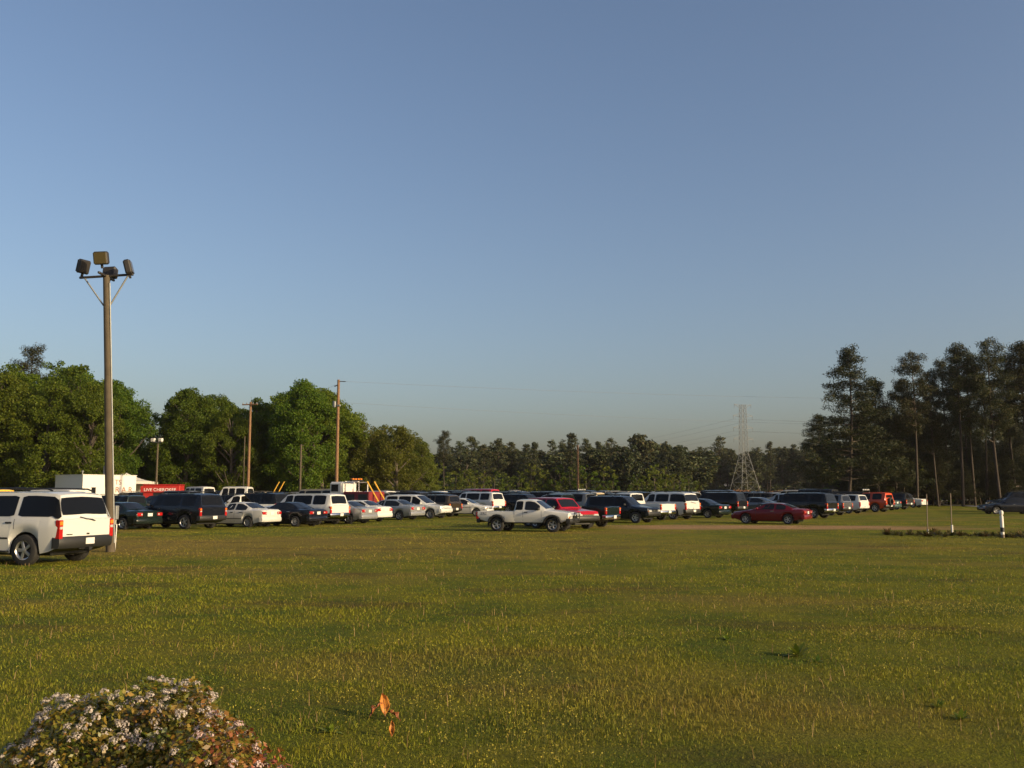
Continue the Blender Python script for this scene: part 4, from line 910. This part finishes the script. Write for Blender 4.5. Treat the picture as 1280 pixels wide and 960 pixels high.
for i in range(16): tree('bushy_pine' if i % 2 else 'pine', 1030 + i * 19, 150 + q.uniform(0, 25), 540 + q.uniform(-20, 20) if i % 2 else 520, 'pine_tree', 'dark pine deep inside the stand behind the tall pines', 'pines deep in the dark stand', wide=1.6)
for i in range(18): tree('bushy_pine', 1170 + i * 9 + q.uniform(-4, 4), q.uniform(150, 172), 556 + q.uniform(-14, 12), 'pine_tree', 'low dark pine closing the gaps between the tall trunks', 'low pines behind the tall trunks', wide=1.5)
for i in range(24): tree('bushy_pine', 1062 + i * 9.5 + q.uniform(-4, 4), q.uniform(121, 136), 574 + q.uniform(-16, 12), 'young_pine', 'short dark young pine closing the foot of the tall pine stand', 'young pines at the foot of the stand', wide=1.7)
# the stand carries on beyond the frame and shades its own edge
for i in range(20): tree('pine' if i % 3 else 'bushy_pine', 1380 + i * 34 + q.uniform(-10, 10), q.uniform(112, 150), 0, 'pine_tree', 'tall pine where the dark stand carries on past the drive', 'pines past the drive', wide=1.5, H=q.uniform(15, 19))
for i in range(22): tree('bush', 1172 + i * 6.5 + q.uniform(-4, 4), 136 + q.uniform(0, 10), 0, 'understorey_bush', 'olive bush growing among the tall pine trunks', 'bushes among the pine trunks', wide=1.1, H=q.uniform(2.5, 6))
for i in range(10): tree('bush', 1060 + i * 12 + q.uniform(-4, 4), 122 + q.uniform(0, 12), 0, 'understorey_bush', 'dark bush beneath the broad bushy pine', 'bushes beneath the bushy pine', wide=1.2, H=q.uniform(3, 6))
for i in range(40):
    px = -40 + i * 14.5 + q.uniform(-5, 5); Y = 140 + q.uniform(0, 18); tree('bush', px, Y, 0, 'understorey_bush', 'shadowy bush at the foot of the leafy trees', 'bushes at the foot of the leafy trees', wide=1.4, H=q.uniform(4, 7))

# ------------------------------------------------------------------ undergrowth at the foot of the distant woods
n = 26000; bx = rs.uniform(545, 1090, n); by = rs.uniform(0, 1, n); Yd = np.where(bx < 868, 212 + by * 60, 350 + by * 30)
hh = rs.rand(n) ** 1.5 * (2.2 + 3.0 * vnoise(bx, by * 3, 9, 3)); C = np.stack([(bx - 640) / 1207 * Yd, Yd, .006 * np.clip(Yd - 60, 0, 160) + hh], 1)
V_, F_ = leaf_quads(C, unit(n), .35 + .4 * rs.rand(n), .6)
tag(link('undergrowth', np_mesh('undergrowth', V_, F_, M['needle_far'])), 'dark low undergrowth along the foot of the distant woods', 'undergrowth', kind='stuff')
n = 9000; bx = rs.uniform(872, 1000, n); Yd = 190 + rs.rand(n) * 30; C = np.stack([(bx - 640) / 1207 * Yd, Yd, .006 * np.clip(Yd - 60, 0, 160) + rs.rand(n) * (1.0 + .8 * vnoise(bx, Yd, 11, 4))], 1)
V_, F_ = leaf_quads(C, unit(n) * np.array([1, 1, .2]), .25 + .3 * rs.rand(n), .35)
tag(link('dry_grass_bank', np_mesh('dry_grass_bank', V_, F_, M['straw'])), 'rust coloured dry grass bank before the pylon', 'dry grass', kind='stuff')

# ------------------------------------------------------------------ meadow grass
def blades(X, Y, h, w, lean, mat, name, z0=None):
    n = len(X); a = rs.uniform(0, 2 * PI, n); ca, sa = np.cos(a), np.sin(a); la = rs.uniform(0, 2 * PI, n)
    z0 = 0.006 * np.clip(Y - 60, 0, 160) - .01 if z0 is None else z0
    lx, ly = np.cos(la) * lean * h, np.sin(la) * lean * h
    v0 = np.stack([X - ca * w, Y - sa * w, z0], 1); v1 = np.stack([X + ca * w, Y + sa * w, z0], 1)
    v2 = np.stack([X + ca * w * .7 + lx * .35, Y + sa * w * .7 + ly * .35, z0 + h * .6], 1); v3 = np.stack([X - ca * w * .7 + lx * .35, Y - sa * w * .7 + ly * .35, z0 + h * .6], 1)
    v4 = np.stack([X + lx, Y + ly, z0 + h * (1 - .25 * lean)], 1)
    V = np.stack([v0, v1, v2, v3, v4], 1).reshape(-1, 3); b = np.arange(n)[:, None] * 5
    T = np.concatenate([b + np.array([0, 1, 2]), b + np.array([0, 2, 3]), b + np.array([3, 2, 4])], 0)
    return np_mesh(name, V, T, mat)
def sample(n, y0, y1, pw):
    u = rs.rand(n); e = 2 - pw; Yv = (y0 ** e + u * (y1 ** e - y0 ** e)) ** (1 / e); return rs.uniform(-1, 1, n) * (Yv * .60 + 2.5), Yv
X, Y = sample(480000, 4.2, 66, 1.75)
cl = vnoise(X, Y, .35, 1) * .6 + vnoise(X, Y, 1.4, 2) * .4
keep = rs.rand(len(X)) < .35 + 1.1 * cl; X, Y, cl = X[keep], Y[keep], cl[keep]
big = vnoise(X, Y, 3.0, 8)
h = (.016 + .042 * cl * (.4 + 1.1 * big)) * rs.uniform(.6, 1.4, len(X)); w = .0014 + .00026 * Y * rs.uniform(.6, 1.3, len(X)); h = np.where(Y > 22, h * .8, h)
trk_ = (np.abs(Y + .06 * X - 54.2) < 4.0) & (X > 4) & (X < 27); h = np.where(trk_ & (rs.rand(len(X)) < .8), h * .12, h)
tag(link('meadow_grass', blades(X, Y, h, w, rs.uniform(.1, .9, len(X)), M['grass'], 'meadow_grass')), 'short olive meadow grass covering the open field', 'grass', kind='stuff')
# yellow flower heads on thin stems
M['yflower'] = leaf_mat('yellow_petals', [(0, (.30, .24, .03)), (1, (.44, .36, .05))], .25, False)
M['stem'] = leaf_mat('flower_stems', [(0, (.07, .085, .02)), (1, (.13, .12, .03))], .25, False)
X, Y = sample(60000, 5.2, 30, 1.5)
den = vnoise(X, Y, 2.2, 5) * vnoise(X * .5, Y, 4.0, 6); lf = np.clip(1.15 - np.abs(X - Y * .12) / (Y * .45 + 1), .15, 1)
keep = rs.rand(len(X)) < np.clip(den * 3.4 - .85, 0, 1) * lf * np.clip(1.5 - Y / 16, .25, 1); X, Y = X[keep], Y[keep]
for cx_, cy_, rx_, ry_, k_ in ((7.2, 14.9, 2.2, .5, 1100), (4.6, 12.3, 1.0, .5, 350), (6.8, 12.6, .9, .35, 300), (-1.0, 11.5, 1.6, .5, 300), (1.2, 12.4, 1.3, .4, 300)):
    X = np.concatenate([X, cx_ + rs.normal(size=k_) * rx_ * .6]); Y = np.concatenate([Y, cy_ + rs.normal(size=k_) * ry_ * .7])
n = len(X); hh = rs.uniform(.04, .11, n)
C = np.stack([X, Y, hh], 1); s_ = (.0045 + .00018 * Y) * rs.uniform(.7, 1.3, n)
V1, F1 = leaf_quads(C, unit(n) + np.array([0, 0, .6]), s_, .9); V2, F2 = leaf_quads(C + rs.normal(size=(n, 3)) * .012, unit(n), s_ * .8, .9)
tag(link('yellow_flowers', np_mesh('yellow_flowers', np.concatenate([V1, V2]), np.concatenate([F1, F2 + len(V1)]), M['yflower'])), 'tiny yellow flower heads scattered through the grass', 'wildflowers', kind='stuff')
tag(link('flower_stems', blades(X, Y, hh, np.full(n, .0015), np.full(n, .05), M['stem'], 'flower_stems', np.zeros(n))), 'thin stems of the scattered yellow wildflowers', 'wildflowers', kind='stuff')
X, Y = sample(2200, 5.0, 30, 1.5); hh = rs.uniform(.05, .14, len(X))
tag(link('seed_stalks', blades(X, Y, hh, .0012 + .0002 * Y, rs.uniform(.05, .5, len(X)), M['straw'], 'seed_stalks', np.zeros(len(X)))), 'dry tan seed stalks standing through the grass', 'grass', kind='stuff')

# ------------------------------------------------------------------ weeds
def weed_mesh(seed, nl, hgt, mat='weed', thin=1.0):
    z = np.random.RandomState(seed); mb = MB()
    for i in range(nl):
        a = z.uniform(0, 2 * PI); L_ = hgt * z.uniform(.6, 1.1); el = z.uniform(.35, 1.25); w = L_ * z.uniform(.10, .2) * thin
        d = Vector((math.cos(a), math.sin(a), 0)); sd = Vector((-d.y, d.x, 0)); vs = []
        for u, ww in ((0, .3), (.35, 1), (.7, .8), (1, .05)):
            c = d * (L_ * u * math.cos(el)) + Vector((0, 0, L_ * (u * math.sin(el) - .35 * u * u * math.cos(el)) + .01)) + d * .02 * i / nl
            vs += [c - sd * w * ww, c + sd * w * ww]
        mb.add(vs, [(2 * k, 2 * k + 1, 2 * k + 3, 2 * k + 2) for k in range(3)])
    return mb.mesh('leaves', M[mat], 60)
WM = [weed_mesh(s_, 16, .22) for s_ in range(4)]
for i, (px, py) in enumerate(((990, 815), (905, 795), (1160, 876), (1185, 890), (1012, 822), (420, 905))):
    Yw = 2173 / (py - 618); p = P(px, Yw); o = empty('weed_plant', (p.x, p.y, -.01), q.uniform(0, 6)); s_ = (1.0 if i in (0,) else .6) * q.uniform(.8, 1.1); o.scale = (s_,) * 3
    tag(o, 'large leafy green weed standing out of the meadow' if i == 0 else 'small leafy green weed tuft in the meadow', 'weed', None if i == 0 else 'leafy weeds in the meadow'); link('leaves', WM[i % 4], o)
M['weed_dry'] = leaf_mat('rough_weed_leaves', [(0, (.06, .065, .014)), (.6, (.11, .10, .024)), (1, (.20, .13, .05))])
WM2 = [weed_mesh(20 + s_, 60, .42, 'weed_dry', .45) for s_ in range(4)]
for i in range(44):
    px = 1110 + i * 4.4 + q.uniform(-4, 4); Yw = 43.5 + q.uniform(-1.2, 1.6) - (px - 1110) * .012; p = P(px, Yw); s_ = q.uniform(.35, 1.0) * (1.6 if 1170 < px < 1182 else 1)
    o = empty('ditch_weed', (p.x, p.y, -.02), q.uniform(0, 6)); o.scale = (s_ * 1.3, s_ * 1.3, s_); tag(o, 'rough weed clump in the ditch line around the metal posts', 'weed', 'weeds in the ditch line'); link('leaves', WM2[i % 4], o)
# dry leaves caught in the grass
M['dry_leaf'] = plain('dry_orange_leaf', (.44, .16, .015), .6, var=.35, scale=14); M['dry_leaf_d'] = plain('dry_brown_leaf', (.20, .055, .012), .6, var=.35, scale=14)
def dry_leaf(px, py, z, L_, W_, rz, tilt, curl, mat, label):
    Yw = 2173 / (py - 618); p = P(px, Yw); mb = MB(); vs = []; nu, nv = 11, 7
    for i in range(nu):
        u = i / (nu - 1); wd = W_ * (math.sin(PI * u) ** .9 * (1.15 - .5 * u) + .02)
        for j in range(nv):
            v = j / (nv - 1) * 2 - 1
            vs.append((v * wd * (1 - .25 * curl * abs(v)), L_ * (u - .5), wd * curl * abs(v) ** 1.4 * .7 + .012 * math.sin(u * 13 + v * 4) * abs(v) - .35 * L_ * (u - .4) ** 2))
    mb.add(vs, [(i * nv + j, i * nv + j + 1, (i + 1) * nv + j + 1, (i + 1) * nv + j) for i in range(nu - 1) for j in range(nv - 1)])
    o = empty('dry_leaf', (p.x, p.y, z), 0); o.rotation_euler = (tilt, 0, rz); tag(o, label, 'leaf', 'dry leaves in the grass')
    bl = link('blade', mb.mesh('blade', M[mat], 60), o); md = bl.modifiers.new('thick', 'SOLIDIFY'); md.thickness = .002
    link('midrib', MB().tube([(0, L_ * (u - .5), .003 - .35 * L_ * (u - .4) ** 2) for u in (-.22, 0, .3, .6, .95)], [.003, .003, .0025, .002, .001], 5).mesh('midrib', M['dry_leaf_d'], 60), o); return o
dry_leaf(484, 886, .10, .19, .055, R(20), R(58), .8, 'dry_leaf', 'big curled orange dry leaf propped up in the grass')
dry_leaf(474, 888, .075, .14, .030, R(-50), R(40), 1.2, 'dry_leaf_d', 'narrow dark rolled leaf leaning on the big orange one')
dry_leaf(496, 892, .055, .11, .032, R(70), R(30), 1.0, 'dry_leaf_d', 'small russet leaf low beside the big orange one')
dry_leaf(494, 910, .06, .12, .030, R(5), R(65), 1.1, 'dry_leaf', 'small folded orange leaf standing upright by itself')

# ------------------------------------------------------------------ flowering shrubs in the corner
t = NT('shrub_leaves'); geo = t.new('ShaderNodeNewGeometry'); oi = t.new('ShaderNodeObjectInfo')
ri = geo.outputs['Random Per Island']; cg = t.ramp(ri, [(0, (.070, .10, .010)), (.5, (.15, .16, .014)), (.85, (.23, .19, .020)), (1, (.25, .14, .02))])
cr = t.ramp(ri, [(0, (.12, .08, .015)), (.35, (.24, .095, .020)), (.7, (.28, .075, .028)), (1, (.34, .11, .06))])
f = t.ramp(t.noise(4.5, 3, geo.outputs['Position']), [(.42, 0.), (.62, 1.)])
sepc = t.new('ShaderNodeSeparateColor'); t.link(oi.outputs['Color'], sepc.inputs[0])
f = t.math('MULTIPLY', f, sepc.outputs[0], True); c = t.mix(f, cg, cr)
t.set(Base_Color=c, Roughness=.42, Specular_IOR_Level=.4); tr = t.new('ShaderNodeBsdfTranslucent'); t.link(c, tr.inputs[0]); mx = t.new('ShaderNodeMixShader'); mx.inputs[0].default_value = .22
t.link(t.bsdf.outputs[0], mx.inputs[1]); t.link(tr.outputs[0], mx.inputs[2]); t.link(mx.outputs[0], t.out.inputs[0]); M['shrub'] = t.mat
M['petal'] = leaf_mat('white_petals', [(0, (.36, .29, .25)), (1, (.58, .52, .46))], .25, False, .7)
M['petal_p'] = leaf_mat('pinkish_petals', [(0, (.50, .30, .28)), (1, (.72, .62, .58))], .25, False, .7)
def cluster(seed, mat):
    z = np.random.RandomState(seed); mb = MB()
    for i in range(22):
        d = Vector(unit(1, z)[0]); d.z = abs(d.z) * .8 + .15; d.normalize(); c = d * .026 * z.uniform(.6, 1.15); a = d.orthogonal().normalized(); b = d.cross(a)
        for k in range(5):
            t0 = 2 * PI * k / 5 + z.rand(); e = a * math.cos(t0) + b * math.sin(t0); g = d.cross(e)
            mb.add([c, c + e * .004 + g * .0033 + d * .001, c + e * .0082 + d * .003, c + e * .004 - g * .0033 + d * .001], [(0, 1, 2, 3)])
    return mb.mesh('flower_cluster', mat)
CL = [cluster(s_, M['petal']) for s_ in range(3)]; CLP = [cluster(10 + s_, M['petal_p']) for s_ in range(2)]
def shrub(cx, cy, H, rx, ry, nl, nf, red, label, seed, pink=False, top_only=.45):
    z = np.random.RandomState(seed); o = empty('flowering_shrub', (cx, cy, 0)); tag(o, label, 'shrub')
    d = unit(nl * 2, z); d = d[d[:, 2] > -.15][:nl]; nl = len(d); bump = 1 + .10 * (vnoise(d[:, 0] * 3 + 5, d[:, 1] * 3 + d[:, 2] * 4, .7, seed) - .5) * 2
    sup = lambda d: np.sign(d) * np.abs(d) ** .93
    rad = (.70 + .32 * z.rand(nl, 1) ** .45) * bump[:, None]; C = sup(d) * rad * np.array([rx, ry, H * .96]); C[:, 2] = np.maximum(C[:, 2], .02)
    N = d * .7 + unit(nl, z) * .8 + np.array([0, 0, .3]); N /= np.linalg.norm(N, axis=1, keepdims=True)
    V_, F_ = leaf_quads(C, N, .0145 * (.7 + .7 * z.rand(nl)), .55, z); fo = link('foliage', np_mesh('foliage', V_, F_, M['shrub']), o); fo['kind'] = 'stuff'; fo.color = (red, red, red, 1)
    tw = MB()
    for i in range(26):
        e = unit(1, z)[0]; e[2] = abs(e[2]) * .8 + .2; tw.tube([(e[0] * .05, e[1] * .05, 0), tuple(e * np.array([rx, ry, H]) * .5), tuple(e * np.array([rx, ry, H]) * .86)], [.012, .007, .003], 4, False)
    link('branches', tw.mesh('branches', M['bark'], 60), o)
    k = 0
    while k < nf:
        e = unit(1, z)[0]
        if e[2] < top_only - .45 * z.rand() ** 2 or e[1] > .55: continue
        if vnoise(np.array([e[0] * 4 + 9]), np.array([e[1] * 4 + e[2] * 3]), .8, seed + 3)[0] < .16: continue
        bb = 1 + .10 * (float(vnoise(np.array([e[0] * 3 + 5]), np.array([e[1] * 3 + e[2] * 4]), .7, seed)[0]) - .5) * 2
        p = np.sign(e) * np.abs(e) ** .93 * bb * 1.0 * np.array([rx, ry, H * .96]); me = (CLP if pink and z.rand() < .5 else CL); me = me[z.randint(len(me))]
        c = link('flower_cluster', me, o, tuple(p)); c.rotation_euler = Vector((e[0], e[1], e[2] + .4)).to_track_quat('Z', 'Y').to_euler(); s_ = z.uniform(.5, .9); c.scale = (s_,) * 3; k += 1
shrub(-1.80, 4.55, .975, .60, .55, 20000, 299, .38, 'rounded shrub covered in white blossom clusters at the field edge', 3, top_only=.55)
shrub(-1.48, 4.45, .965, .32, .40, 8000, 130, .5, 'highest hump of blossom beside the rounded white shrub', 8, top_only=.45)
shrub(-1.20, 4.05, .90, .36, .35, 9000, 95, 1.3, 'low reddish leaved shrub with pinkish white blossom', 5, True, .15)
shrub(-2.30, 4.2, .62, .22, .30, 4200, 3, .25, 'small dark green shrub nestled against the blossoming shrub', 6)

# ------------------------------------------------------------------ evening haze over the whole place
t = NT('haze'); t.n.remove(t.bsdf)
pv = t.new('ShaderNodeVolumePrincipled'); pv.inputs['Color'].default_value = (.96, .92, .94, 1); pv.inputs['Density'].default_value = .00008; pv.inputs['Anisotropy'].default_value = .2
t.link(pv.outputs[0], t.out.inputs['Volume'])
tag(link('haze', MB().box((0, 900, 19.0), (3600, 2000, 44.0)).mesh('haze', t.mat)), 'thin pale evening haze over the field and woods', 'haze', kind='stuff')
sc.cycles.volume_bounces = 0; sc.cycles.volume_max_steps = 64
